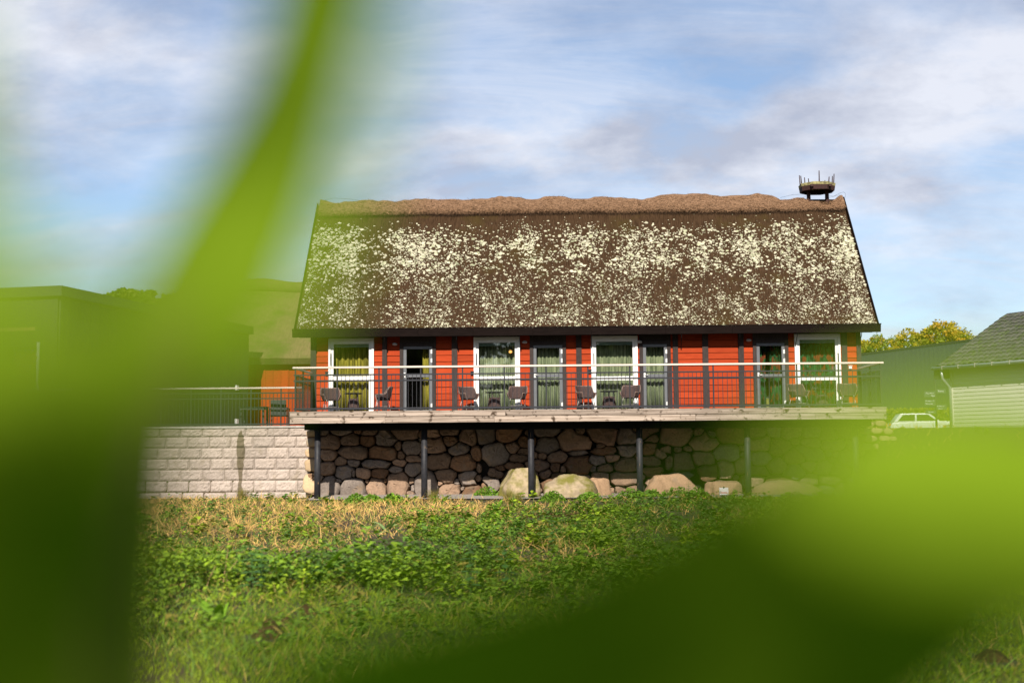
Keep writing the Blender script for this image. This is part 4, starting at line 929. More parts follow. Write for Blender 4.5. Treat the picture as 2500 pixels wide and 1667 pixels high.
# ------------------------------------------------------------------ direction sign, van and car
sy_ = 30.0; p = at(2285, 1000, sy_)
ds = thing('direction_sign', 'dark sign post with short lines of white lettering beside the hall', 'sign', (p[0], sy_, GZ2))
MB().tube([(0, 0, -.2), (0, 0, 3.5)], .06, 10).build('pole', mt_steel, ds, smooth=True, local=True)
mt_sg = M('dark sign panel', (.050, .064, .060), rough=.5)
def words(txt, px, py, wpx, mat=mt_white):
    q = at(px, py, sy_-.06); cu = bpy.data.curves.new('lettering', 'FONT'); cu.body = txt; cu.align_x = 'CENTER'; cu.align_y = 'CENTER'; cu.size = .3; cu.extrude = .003
    o = bpy.data.objects.new('tmp', cu); COL.objects.link(o); dg = bpy.context.evaluated_depsgraph_get(); me = bpy.data.meshes.new_from_object(o.evaluated_get(dg)); bpy.data.objects.remove(o)
    me.materials.clear(); me.materials.append(mat); ex = max(v.co.x for v in me.vertices)-min(v.co.x for v in me.vertices); tw = wpx*(sy_+41)/F; s_ = tw/max(ex, .01)
    oo = link('lettering', me, ds); oo.location = (q[0], sy_-.062, q[2]); oo.rotation_euler = (R(90), 0, 0); oo.scale = (s_, s_*.9, s_)
for x_, zc_, w_, h_ in ((2270, 962, 28, 14), (2271, 983, 28, 14), (2297, 955, 22, 10), (2297, 994, 26, 13), (2272, 1006, 24, 8)):
    q = at(x_, zc_, sy_); k_ = (sy_+41)/F
    bx('sign_panel', (q[0]-w_*k_/2-p[0], -.05, q[2]-h_*k_/2-GZ2), (q[0]+w_*k_/2-p[0], -.02, q[2]+h_*k_/2-GZ2), mt_sg, ds, local=True)
for t_, x_, y_, w_ in (('Entré', 2297, 955, 13), ('Reception', 2270, 960, 19), ('Spa', 2278, 966, 8), ('Hotell + C', 2270, 979, 20), ('Restaurang', 2269, 985.5, 18), ('Conference', 2297, 991.5, 18), ('Hotel', 2296, 998, 9), ('Entrance', 2273, 1006, 14)): words(t_, x_, y_, w_)
mt_carw = M('white car paint', (.78, .78, .77), (.74, .74, .73), 3, rough=.25, spec=.5, coat=.5); mt_carg = M('dark car glass', (.02, .028, .024), rough=.1, spec=.6); mt_tyre = M('tyre rubber', (.02, .02, .02), rough=.9); mt_lamp = M('orange lamp glass', (.7, .22, .03), rough=.3); mt_carp = M('silver green car paint', (.30, .36, .30), (.26, .32, .27), 3, rough=.3, spec=.5, coat=.5)
def prism(mb, outline, y0, y1):                           # outline in x, z
    n_ = len(outline); mb.add([(x_, y0, z_) for x_, z_ in outline]+[(x_, y1, z_) for x_, z_ in outline], [tuple(range(n_)), tuple(range(2*n_-1, n_-1, -1))]+[(i_, n_+i_, n_+(i_+1) % n_, (i_+1) % n_) for i_ in range(n_)]); return mb
def vehicle(name, label, cat, loc, rz, body, cabin, wins_, paint, wheels, wd, grp):
    t = thing(name, label, cat, loc, rz, grp)
    bevel(prism(MB(), body, -wd/2, wd/2).build('body', paint, t, local=True), .05, 3); 
    bevel(prism(MB(), cabin, -wd/2+.09, wd/2-.09).build('cabin', paint, t, local=True), .05, 3)
    for w_ in wins_:
        for sy in (-1, 1): prism(MB(), w_, sy*(wd/2-.088), sy*(wd/2-.075)).build('window', mt_carg, t, local=True)
    for x_ in wheels:
        for sy in (-1, 1):
            wv = MB().tube([(x_, sy*(wd/2-.2), .32), (x_, sy*(wd/2+.01), .32)], .32, 20).build('wheel', mt_tyre, t, local=True)
            o = MB().tube([(x_, sy*(wd/2+.011), .32), (x_, sy*(wd/2+.02), .32)], .19, 14).build('rim', mt_leg, wv, local=True)
    xs_ = [q[0] for q in body]
    for x_, mt_, nm in ((min(xs_), mt_lamp, 'headlight'), (max(xs_), mt_lamp, 'tail_light')):
        for sy in (-1, 1): bx(nm, (x_-.012 if x_ < 0 else x_-.06, sy*(wd/2-.38), .72), (x_+.06 if x_ < 0 else x_+.012, sy*(wd/2-.08), .86), mt_, t, local=True)
    return t
vp = at(2250, 1060, 48.0)
vehicle('parked_car', 'white parked hatchback with dark windows in front of the dark hall', 'car', (vp[0], 48.0, GZ2+.05), R(-6), [(-1.95, .25), (1.95, .25), (1.98, .75), (1.9, .95), (.9, .98), (-1.85, .92), (-2.0, .6)], [(-1.75, .94), (1.0, .96), (.35, 1.46), (-1.35, 1.46)], [[(-1.5, 1.0), (-1.2, 1.38), (-.5, 1.38), (-.5, 1.0)], [(-.4, 1.0), (-.4, 1.38), (.28, 1.38), (.78, 1.0)]], mt_carw, (-1.25, 1.25), 1.75, 'parked vehicles').scale = (1.12, 1.1, 1.12)
vp = at(2390, 1060, 46)
vehicle('parked_car', 'silver green parked car half hidden by the white clad house', 'car', (vp[0], 46, GZ2), R(-3), [(-2.05, .25), (2.05, .25), (2.08, .75), (2.0, .95), (.9, .98), (-1.95, .92), (-2.1, .6)], [(-1.65, .94), (1.1, .96), (.45, 1.42), (-1.15, 1.42)], [[(-1.4, 1.0), (-1.05, 1.34), (-.4, 1.34), (-.4, 1.0)], [(-.3, 1.0), (-.3, 1.34), (.38, 1.34), (.88, 1.0)]], mt_carp, (-1.3, 1.3), 1.75, 'parked vehicles')
# low stone wall at the end of the house
lw = thing('low_stone_wall', 'low stacked pale stone wall past the balcony end', 'stone wall', (11.3, -.6, .5))
for k, (x_, y_, wd, h) in enumerate(((2122, 1036, 26, 15), (2150, 1034, 30, 17), (2115, 1053, 20, 16), (2140, 1052, 30, 17), (2168, 1053, 26, 17), (2127, 1071, 34, 18), (2160, 1071, 30, 18), (2118, 1090, 30, 18), (2150, 1090, 34, 18), (2180, 1074, 22, 20), (2182, 1092, 28, 18))):
    th = 2*math.pi*np.arange(NA)/NA; rr = 1/(np.abs(np.cos(th)/(wd*.5-.7))**3+np.abs(np.sin(th)/(h*.5-.7))**3)**(1/3)*np.array([rs.uniform(.92, 1.03) for _ in th])
    pts = np.array([at(x_+rr[j]*math.cos(th[j]), y_+rr[j]*math.sin(th[j]), -.6)[[0, 2]] for j in range(NA)])[::-1]
    stone_mesh(pts, .5, .08, 700+k, -.6).build('stone', mt_flat, lw, smooth=True)

# ------------------------------------------------------------------ trees
def tree(name, label, x, y, z0, h, rx, rz_, nleaf, cols, seed, group=None, leaf=.30, open_=.5):
    rn = np.random.default_rng(seed); t = thing(name, label, 'tree', (x, y, z0), 0, group)
    cz = h-rz_; trunk_h = cz
    mtb = bpy.data.materials.get('bark') or M('bark', (.09, .07, .05), (.05, .04, .03), 6, (3, 3, .6), .95, .6)
    mb = MB().tube([(0, 0, -.3), (.1, .05, trunk_h*.4), (0, .1, trunk_h*.75), (.15, 0, cz+rz_*.5)], [h*.028, h*.021, h*.016, h*.006], 9)
    nl = 12; tips = []
    for k in range(nl):
        a = rn.uniform(0, 6.28); zb = trunk_h*rn.uniform(.6, 1.0); e = (math.cos(a)*rx*rn.uniform(.5, .85), math.sin(a)*rx*rn.uniform(.5, .85), cz+rz_*rn.uniform(-.5, .75)); tips.append(e)
        mb.tube([(0, .05, zb), (e[0]*.45, e[1]*.45, zb+(e[2]-zb)*.6), e], [h*.011, h*.007, h*.002], 6)
    mb.build('trunk', mtb, t, smooth=True, local=True)
    nc = 90; C = rn.normal(0, 1, (nc, 3)); C /= np.linalg.norm(C, axis=1)[:, None]; C *= (rn.uniform(.25, 1, nc)**.45)[:, None]
    C[:, 2] = np.where(C[:, 2] < -.45, C[:, 2]*.6, C[:, 2]); C = C*np.array([rx, rx, rz_])*.86; C[:, 2] += cz; cr = rn.uniform(.10, .27, nc)*rx
    ii = rn.integers(0, nc, nleaf); d = rn.normal(0, 1, (nleaf, 3)); d /= np.linalg.norm(d, axis=1)[:, None]; P = C[ii]+d*(cr[ii]*rn.uniform(0, 1, nleaf)**.4)[:, None]*np.array([1.15, 1.15, .75])
    u = rn.normal(0, 1, (nleaf, 3)); u /= np.linalg.norm(u, axis=1)[:, None]; v = np.cross(u, rn.normal(0, 1, (nleaf, 3))); v /= np.linalg.norm(v, axis=1)[:, None]
    s_ = leaf*rn.uniform(.5, 1.2, nleaf)[:, None]
    V = np.stack([P-u*s_*.6, P+v*s_*.36, P+u*s_*.6, P-v*s_*.36], 1).reshape(-1, 3); Q = np.arange(nleaf*4).reshape(-1, 4)
    cb = np.array(cols)[rn.integers(0, len(cols), nc)][ii]*rn.uniform(.7, 1.25, (nleaf, 1))
    link('crown', np_mesh('crown', V, Q, None, mt_leafv, np.repeat(cb, 4, 0)), t, local=True); return t
mt_leafv = leafmat('tree leaves', trans=.35)
AUT = [(.27, .22, .012), (.33, .25, .015), (.20, .20, .012), (.34, .21, .012), (.15, .17, .012)]
GRN = [(.10, .14, .012), (.075, .11, .010), (.13, .15, .012)]
for px, py, wpx, Y, n_, cols, lb, sd_i, grp in ((2140, 812, 120, 92, 6500, AUT[:3]+GRN[:1], 'autumn tree with thin pale crown just past the red house end', 1, 'trees behind the hall'),
        (2225, 800, 130, 95, 7500, AUT, 'yellow green autumn tree behind the middle of the dark hall', 2, 'trees behind the hall'), (2310, 778, 150, 90, 9500, AUT, 'tallest golden autumn tree rising above the dark hall', 3, 'trees behind the hall'),
        (2390, 818, 110, 88, 5500, AUT[:2], 'low bright yellow tree beside the tiled roof', 4, 'trees behind the hall'), (330, 694, 150, 62, 16000, GRN, 'green oak above the dark flat-roofed building', 5, None), (425, 712, 130, 66, 12000, GRN, 'smaller green tree behind the dark flat-roofed building', 6, None)):
    tp = at(px, py, Y); k_ = (Y+41)/F; tree('oak_tree' if px > 2000 else 'green_tree', lb, tp[0], Y, 2.0, tp[2]-2.0, wpx*k_*.5, wpx*k_*.42, n_, cols, sd_i, grp, leaf=.27 if px > 2000 else .34)

# clipped hedge strip in front of the hall
hd = at(2130, 1006, 53); he = at(2330, 1004, 53)
n_ = 9000; P = np.stack([rng.uniform(hd[0]-2, he[0]+3, n_), rng.uniform(52.4, 53.6, n_), rng.uniform(2.0, hd[2]+.25, n_)], 1)
u = rng.normal(0, 1, (n_, 3)); u /= np.linalg.norm(u, axis=1)[:, None]; v = np.cross(u, rng.normal(0, 1, (n_, 3))); v /= np.linalg.norm(v, axis=1)[:, None]; s_ = rng.uniform(.06, .13, n_)[:, None]
hg = link('hedge', np_mesh('hedge', np.stack([P-u*s_, P+v*s_*.6, P+u*s_, P-v*s_*.6], 1).reshape(-1, 3), np.arange(n_*4).reshape(-1, 4), None, mt_leafv, np.repeat(np.array([.20, .19, .03])*rng.uniform(.6, 1.3, (n_, 1)), 4, 0))); tag(hg, 'low clipped yellowish hedge along the foot of the dark hall', 'hedge')

# edge of a wood across the meadow: it is what the window panes mirror
n_ = 52000; cl = 150; Cc = np.stack([rng.uniform(-85, 85, cl), rng.uniform(-80, -70, cl), rng.uniform(2.5, 13.5, cl)], 1); ii = rng.integers(0, cl, n_)
d_ = rng.normal(0, 1, (n_, 3)); d_ /= np.linalg.norm(d_, axis=1)[:, None]; P = Cc[ii]+d_*np.array([4.4, 3.0, 3.2])*rng.uniform(.2, 1, (n_, 1)); P[:, 2] = np.maximum(P[:, 2], .1)
u = rng.normal(0, 1, (n_, 3)); u /= np.linalg.norm(u, axis=1)[:, None]; v = np.cross(u, rng.normal(0, 1, (n_, 3))); v /= np.linalg.norm(v, axis=1)[:, None]; s_ = rng.uniform(.35, .8, n_)[:, None]
wd_ = link('wood', np_mesh('wood', np.stack([P-u*s_, P+v*s_*.7, P+u*s_, P-v*s_*.7], 1).reshape(-1, 3), np.arange(n_*4).reshape(-1, 4), None, mt_leafv, np.repeat(np.array([.05, .075, .014])*rng.uniform(.6, 1.3, (n_, 1)), 4, 0))); tag(wd_, 'dark green wood edge mirrored in the window panes', 'wood', kind='stuff')

# ------------------------------------------------------------------ meadow
def scatter(n, dmin, dmax, power=1.0, half=30):
    d = np.exp(rng.uniform(math.log(dmin), math.log(dmax), n)) if power == 1 else rng.uniform(dmin, dmax, n)
    a = rng.uniform(-R(half), R(half), n)-YAW
    return np.stack([np.tan(a)*d, CAM[1]+d], 1)
def keepout(p): return ~((p[:, 1] > -2.35+.7*(fbm(p[:, 0]*.9, p[:, 0]*0+2)-.5)) & (p[:, 0] > -7.4) & (p[:, 0] < 10.3)) & (p[:, 1] < np.where(p[:, 0] > 10.4, 2.0, .1)) & (p[:, 0] < 24)
def soil(p): return fbm(p[:, 0]*.42+11, p[:, 1]*.30+4, 3)
def dryness(p):                                            # straw-coloured grass near the block wall, green towards the lawn
    t = np.clip((p[:, 1]+21)/8, 0, 1)*np.clip((2.5-p[:, 0])/6, 0.15, 1); return np.clip(t*1.1+(fbm(p[:, 0]*.5, p[:, 1]*.28+7, 3)-.5)*1.5, 0, 1)
def lawn(p): return np.clip((-26.5-p[:, 1]+(fbm(p[:, 0]*.6+5, p[:, 1]*.6, 3)-.5)*9+p[:, 0]*.5)/2.5, 0, 1)
mt_grass = leafmat('grass blades', trans=.20, rough=.6, spec=.2)
mounds = [(655, 1562, 75, 34), (748, 1502, 48, 22), (672, 1425, 52, 34), (1370, 1256, 150, 26), (2420, 1625, 70, 25), (700, 1526, 40, 16)]
MP = []
for px, py, wpx, hpx in mounds:
    g = gnd(px, py); d = g[1]-CAM[1]; MP.append((g[0], g[1], wpx*d/F*.75))
def bare(p):
    b = np.zeros(len(p), bool)
    for x_, y_, r_ in MP: b |= ((p[:, 0]-x_)/r_)**2+((p[:, 1]-y_+.55*r_)/(r_*1.9))**2 < .85
    return b
def grass(n, name, kind):
    p = scatter(n, 6.8, 20 if kind == 'lawn' else 43); dr = dryness(p); lw_ = lawn(p); so_ = soil(p); k = keepout(p) & ~bare(p)
    r_ = rng.random(n)
    if kind == 'dry': k &= (r_ < dr*.95) & (lw_ < .6)
    elif kind == 'lawn': k &= (r_ < np.clip(lw_*.95+.05, 0, 1))
    else: k &= (r_ < (1-dr)*.9*(1-lw_*.6)+.12)
    if kind == 'mix': k &= (so_ < .58)
    p = p[k]; dr = dr[k]; m_ = len(p); d = p[:, 1]-CAM[1]
    z = gz(p[:, 0], p[:, 1]); z = np.where(p[:, 0] > 10.4, z+2.1*np.clip((p[:, 1]+5)/6, 0, 1)**2*(3-2*np.clip((p[:, 1]+5)/6, 0, 1)), z)
    tuft = fbm(p[:, 0]*2.2, p[:, 1]*2.2+3, 3)
    if kind == 'dry': Ln = rng.uniform(.10, .30, m_)*(.4+1.3*tuft); c = np.where(rng.random((m_, 1)) < .72, np.array([.44, .27, .09]), np.array([.16, .17, .035]))
    elif kind == 'lawn': Ln = rng.uniform(.025, .065, m_)*(.5+tuft); c = np.array([.150, .205, .009])*np.ones((m_, 1))
    else: Ln = rng.uniform(.08, .24, m_)*(.35+1.2*tuft); c = np.where(rng.random((m_, 1)) < .8, np.array([.085, .15, .014]), np.array([.26, .20, .05]))
    c = c*1.2*rng.uniform(.55, 1.4, (m_, 1))*(.7+.6*fbm(p[:, 0]*.8, p[:, 1]*.8, 2))[:, None]
    lean = .30 if kind == 'lawn' else (.75 if kind == 'dry' else .5)
    D = np.stack([rng.normal(0, lean, m_), rng.normal(0, lean, m_), np.ones(m_)], 1); D /= np.linalg.norm(D, axis=1)[:, None]
    Wd = np.interp(d, [7, 15, 40], [.006, .008, .014])*rng.uniform(.7, 1.4, m_)
    o = link(name, blades(np.column_stack([p, z-.01]), D, Ln, Wd, c, mt_grass, name, .8)); tag(o, {'dry': 'straw coloured dry grass in front of the block wall', 'lawn': 'short bright green lawn grass', 'mix': 'tall green meadow grass between the weeds'}[kind], 'grass', kind='stuff')
grass(150000, 'dry_grass', 'dry'); grass(210000, 'lawn_grass', 'lawn'); grass(110000, 'meadow_grass', 'mix')
def weeds(n, name, label, big, seed):
    p = scatter(n, 8.5 if big < 1.5 else 13, 42, 1); dr = dryness(p); lw_ = lawn(p); dens = fbm(p[:, 0]*.55+20+seed, p[:, 1]*.40, 3)
    k = keepout(p) & ~bare(p) & (rng.random(n) < np.clip((dens-.36)*4.5, 0, 1)*(1-.8*dr)*(1-.93*lw_)) & (soil(p) < .59); p = p[k]; n = len(p); dens = dens[k]
    z = gz(p[:, 0], p[:, 1]); d = p[:, 1]-CAM[1]; z = np.where(p[:, 0] > 10.4, z+2.1*np.clip((p[:, 1]+5)/6, 0, 1)**2*(3-2*np.clip((p[:, 1]+5)/6, 0, 1)), z)
    H_ = rng.uniform(.08, .40, n)*(.05+2.1*dens**1.5)*np.interp(p[:, 1], [-14, -5], [1, .5]); nl = 18
    kind = fbm(p[:, 0]*.7+50, p[:, 1]*.7+50, 2) > .5
    t = rng.uniform(.15, 1, (n, nl)); ang = rng.uniform(0, 6.28, (n, nl)); sp_ = rng.uniform(.02, .14, (n, nl))*(1.25-t*.5)
    B = np.stack([p[:, 0, None]+np.cos(ang)*sp_*.4, p[:, 1, None]+np.sin(ang)*sp_*.4, z[:, None]+t*H_[:, None]], -1)
    tilt = rng.uniform(-.35, .7, (n, nl)); dv = np.stack([np.cos(ang)*np.cos(tilt), np.sin(ang)*np.cos(tilt), np.sin(tilt)], -1)
    sd2 = np.stack([-np.sin(ang), np.cos(ang), rng.uniform(-.3, .3, (n, nl))], -1)
    Ls = rng.uniform(.03, .075, (n, nl, 1))*big*np.where(kind, 1.0, 1.25)[:, None, None]*np.interp(d, [8, 40], [.85, 1.3])[:, None, None]; Ws = Ls*rng.uniform(.28, .45, (n, nl, 1))
    up = np.array([0, 0, 1.])
    V = np.stack([B, B+dv*Ls*.45+sd2*Ws+up*Ls*.10, B+dv*Ls+up*Ls*-.12, B+dv*Ls*.45-sd2*Ws+up*Ls*.10], 2).reshape(-1, 3)
    b = np.arange(n*nl)[:, None]*4; T = np.concatenate([b+np.array([[0, 2, 1]]), b+np.array([[0, 3, 2]])])
    c = np.where(kind[:, None], np.array([.066, .120, .012]), np.array([.105, .165, .010]))[:, None, :]*rng.uniform(.6, 1.45, (n, nl, 1))
    hue = np.clip((fbm(p[:, 0]*.9+70, p[:, 1]*.7+30, 3)-.5)*4, -1, 1)[:, None, None]; c = c*(1.42+np.where(hue > 0, hue*np.array([.55, .30, -.1]), -hue*np.array([-.35, -.20, .45])))
    c = np.where(rng.random((n, 1, 1)) < .08, np.array([.20, .17, .03]), c)
    o = link(name, np_mesh(name, V, None, T, mt_grass, np.repeat(c.reshape(-1, 3), 4, 0))); tag(o, label, 'weeds', kind='stuff')
weeds(22000, 'weeds', 'leafy green weeds covering the meadow below the house', 1.0, 0)
weeds(2800, 'broad_leaf_weeds', 'scattered broad-leaved weeds among the low growth', 1.75, 33)
# mole hills and bare soil
mt_soil = M('crumbly soil', (.085, .045, .024), (.048, .026, .014), 14, rough=1, bump=1.0, bscale=30, spec=.03)
ML = ['biggest dark molehill on the bright lawn', 'flattened molehill beside the big-leaved plant clump', 'brown heap of soil behind the broad dock leaves', 'wide bare soil patch in front of the rounded boulder', 'low molehill on the lawn under the blurred leaf', 'small crumbled molehill just behind the biggest one']
for k, ((px, py, wpx, hpx), (x_, y_, r_)) in enumerate(zip(mounds, MP)):
    hgt = hpx*(y_-CAM[1])/F*(1.25 if k != 3 else .45); V = []; n1, n2 = 8, 22
    for i_ in range(n1+1):
        for j in range(n2):
            a = 2*math.pi*j/n2; q = i_/n1; rr = r_*q*(1+.35*(float(fbm(np.array(3*math.cos(a)+k*7), np.array(3*math.sin(a)), 3))-.5))
            V.append((rr*math.cos(a), rr*1.25*math.sin(a), hgt*(math.cos(q*math.pi)*.5+.5)*(.7+.6*float(fbm(np.array(rr*math.cos(a)*9+k), np.array(rr*math.sin(a)*9), 3)))-.015))
    f = [(i_*n2+j, (i_+1)*n2+j, (i_+1)*n2+(j+1) % n2, i_*n2+(j+1) % n2) for i_ in range(n1) for j in range(n2)]
    o = MB().add(V, f).build('molehill', mt_soil, None, smooth=True); o.location = (x_, y_, float(gz(x_, y_))); tag(o, ML[k], 'molehill', 'molehills in the meadow')

# single plants that stand out of the meadow
def leaf_strip(base, ang, el, Ln, Wd, curl, n=6, fold=.25):
    V = []; p = np.array(base, float); e = el
    for i_ in range(n+1):
        t = i_/n; w_ = Wd*(math.sin(math.pi*min(1, t*.92+.06))**.8)*(1-.25*t); dv = np.array([math.cos(ang)*math.cos(e), math.sin(ang)*math.cos(e), math.sin(e)])
        sv = np.array([-math.sin(ang), math.cos(ang), 0]); nv = np.cross(dv, sv)*-1
        V += [p-sv*w_+nv*-w_*fold*-1, p, p+sv*w_+nv*w_*fold]; p = p+dv*Ln/n; e -= curl/n
    f = []
    for i_ in range(n): a = 3*i_; f += [(a, a+1, a+4, a+3), (a+1, a+2, a+5, a+4)]
    return V, f
mt_dock = leafmat('dock leaf', (.20, .30, .10), .25, var=False); mt_dock2 = leafmat('bright dock leaf', (.15, .28, .015), .3, var=False); mt_nett = leafmat('nettle leaf', (.055, .13, .025), .25, var=False); mt_rush = leafmat('rush blade', (.16, .14, .03), .15, var=False)
def plant(name, label, cat, px, py, hgt, n, kind, mat, seed, grp):
    g = gnd(px, py); rn = random.Random(seed); t = thing(name, label, cat, (g[0], g[1], float(gz(g[0], g[1]))-.01), rn.uniform(0, 6), grp)
    if kind == 'dock':
        for k in range(n):
            v, f = leaf_strip((0, 0, .0), 2*math.pi*k/n+rn.uniform(-.3, .3), rn.uniform(.5, 1.35), hgt*rn.uniform(.75, 1.2), hgt*rn.uniform(.13, .19), rn.uniform(.5, 1.7), 8); MB().add(v, f).build('leaf', mat, t, smooth=True, local=True)
    elif kind == 'nettle':
        MB().tube([(0, 0, 0), (.02, .01, hgt*.5), (0, .03, hgt)], [.006, .005, .003], 5).build('stem', mat, t, local=True)
        for k in range(n):
            q = .25+.75*k/n; a = k*1.571+rn.uniform(-.3, .3)
            for s_ in (0, math.pi):
                v, f = leaf_strip((.01, .02*q, hgt*q), a+s_, .25, hgt*.20*(1.15-.6*q)+.02, .045*(1.2-.6*q), 1.0, 4); MB().add(v, f).build('leaf', mat, t, smooth=True, local=True)
    else:
        P = np.array([[rn.gauss(0, .06), rn.gauss(0, .06), 0] for _ in range(n)]); D = np.array([[rn.gauss(0, .35), rn.gauss(0, .35), 1] for _ in range(n)]); D /= np.linalg.norm(D, axis=1)[:, None]
        o = link('blade_tuft', blades(P, D, np.array([hgt*rn.uniform(.6, 1.1) for _ in range(n)]), np.full(n, .008), np.array([.17, .15, .03])*rng.uniform(.6, 1.3, (n, 1)), mt_grass, 'tuft', .6), t, local=True)
    return t
for q in ((775, 1432, .50, 9, 'dock', mt_dock2, 'bright broad-leaved dock plant in front of the brown soil heap'), (838, 1378, .34, 10, 'dock', mt_dock, 'pale grey green dock rosette behind the bright dock plant'), (955, 1385, .32, 10, 'dock', mt_dock, 'pale wide dock rosette on open grass beside low weeds'),
          (530, 1530, .30, 11, 'dock', mt_dock2, 'grey green big-leaved clump at the edge of the lawn'), (880, 1392, .30, 9, 'dock', mt_dock, 'flattened pale dock rosette between the two other pale ones'), (690, 1385, .30, 8, 'dock', mt_dock2, 'bright dock behind the brown soil heap'), (470, 1420, .34, 9, 'dock', mt_dock, 'pale dock beside the dark blurred stem'), (1080, 1420, .28, 9, 'dock', mt_dock2, 'bright dock at the foot of the tall blurred nettles'), (1215, 1245, .36, 9, 'dock', mt_dock2, 'small bright leafy rosette by the bare soil patch'), (945, 1290, .40, 7, 'dock', mt_dock, 'dusty leafed dock plant among straw coloured grass')):
    plant('dock_plant', q[6], 'plant', q[0], q[1], q[2], q[3], q[4], q[5], q[0], 'dock plants in the meadow')
NL = ['tall blurred nettle over the low weeds, left one of two', 'tall blurred nettle over the low weeds, right one of two', 'nettle halfway between the blurred pair and the soil patch', 'thin nettle on the near side of the wide soil patch', 'nettle rising where straw grass meets the weeds, below the dark-patched blocks', 'nettle rising where straw grass meets the weeds, beside the dark-patched blocks', 'nettle rising where straw grass meets the weeds, below the corner stones',
      'nettle behind the leafy clump at the lawn edge', 'lighter nettle over the leafy clump at the lawn edge', 'nettle in front of the long flat pink boulder', 'nettle near the column by the long pink boulder', 'short nettle below the square-topped boulder', 'tallest nettle leaning on the long flat pink boulder', 'short nettle in straw grass below the first stones', 'nettle on the lawn beside the shaded molehill']
for i_, q in enumerate(((1150, 1450, .60), (1235, 1440, .62), (1345, 1360, .50), (1410, 1330, .45), (590, 1315, .42), (632, 1322, .45), (700, 1325, .4), (610, 1480, .55), (640, 1465, .5), (1620, 1260, .45), (1660, 1245, .5), (1255, 1232, .35), (1680, 1222, .55), (950, 1255, .35), (2380, 1560, .4))):
    plant('nettle', NL[i_], 'plant', q[0], q[1], q[2], 7, 'nettle', mt_nett, 50+i_, 'nettles in the meadow')
for i_, q in enumerate(((1240, 1224, .48), (1058, 1222, .42), (1262, 1226, .4), (620, 1212, .5), (590, 1216, .42))):
    plant('rush_tuft', ('tall rush tuft before the square-topped boulder', 'rush tuft at the foot of the second column', 'thin rush tuft between the square-topped boulder and its column', 'green rush tuft under the dark patch on the block wall', 'short rush tuft beside the dark patch on the block wall')[i_], 'grass tuft', q[0], q[1], q[2], 160, 'rush', mt_rush, 90+i_, 'rush tufts by the walls')
BL = ['leafy bush at the foot of the square-topped boulder, away from the column', 'leafy bush against the square-topped boulder and its column', 'leafy bush before the rounded mossy boulder', 'leafy bush between the rounded boulder and the slanted pink one', 'leafy bush beside the column before the long pink boulder', 'leafy bush where the long pink boulder begins', 'biggest leafy bush in front of the long pink boulder', 'leafy bush at the far tip of the long pink boulder',
      'leafy bush beside the first column and white stone', 'small leafy bush at the pale corner stones', 'smallest leafy bush at the foot of the block wall', 'leafy bush on the gravel below the second stone', 'leafy bush on the gravel near the second column', 'leafy bush on the gravel between the first two columns']
for i_, (px, py, wd) in enumerate(((1190, 1214, .5), (1235, 1210, .55), (1350, 1222, .4), (1440, 1222, .45), (1540, 1218, .5), (1590, 1216, .4), (1652, 1214, .6), (1700, 1216, .5), (800, 1214, .35), (745, 1208, .35), (720, 1210, .3), (905, 1224, .4), (960, 1226, .4), (870, 1228, .4))):
    g = gnd(px, py); rn = np.random.default_rng(300+i_); n_ = 420; h_ = wd*rn.uniform(.55, .8)
    t = thing('creeping_bush', BL[i_], 'bush', (g[0], g[1], 0), 0, 'low bushes along the gravel')
    a = rn.uniform(0, 6.28, n_); q = rn.uniform(0, 1, n_)**.6; P = np.stack([np.cos(a)*q*wd, np.sin(a)*q*wd*.7, h_*(1-q**2)*rn.uniform(.3, 1, n_)], 1)
    u = rn.normal(0, 1, (n_, 3)); u[:, 2] *= .5; u /= np.linalg.norm(u, axis=1)[:, None]; v = np.cross(u, rn.normal(0, 1, (n_, 3))); v /= np.linalg.norm(v, axis=1)[:, None]; s_ = rn.uniform(.03, .06, n_)[:, None]
    link('foliage', np_mesh('foliage', np.stack([P-u*s_, P+v*s_*.55, P+u*s_, P-v*s_*.55], 1).reshape(-1, 3), np.arange(n_*4).reshape(-1, 4), None, mt_grass, np.repeat(np.array([.10, .19, .015])*rn.uniform(.6, 1.4, (n_, 1)), 4, 0)), t, local=True)
    mb = MB()
    for k in range(5): a_ = rn.uniform(0, 6.28); mb.tube([(0, 0, -.05), (math.cos(a_)*wd*.4, math.sin(a_)*wd*.3, h_*.5)], .006, 5)
    mb.build('stems', mt_nett, t, local=True)
# dry stalks
for i_, (px, py, h_) in enumerate(((541, 1450, .42), (560, 1448, .30), (500, 1450, .25), (1588, 1410, .3), (1512, 1405, .3), (520, 1330, .3))):
    g = gnd(px, py); rn = random.Random(i_); t = tag(MB().tube([(0, 0, -.03), (rn.uniform(-.05, .05), 0, h_*.5), (rn.uniform(-.12, .12), 0, h_)], [.006, .005, .003], 5).build('dry_stalk', bpy.data.materials.get('dry stalk') or M('dry stalk', (.34, .22, .10)), None), ('tallest bare dry stalk among the weeds', 'bent dry stalk leaning by the tallest one', 'short dry stalk in the dark weeds near the tallest one', 'dry stalk in the shade under the blurred leaf', 'thin dry stalk amid grass under the blurred leaf', 'dry stalk behind the leafy weeds below the block wall')[i_], 'stalk', 'dry stalks in the meadow'); t.location = (g[0], g[1], float(gz(g[0], g[1])))

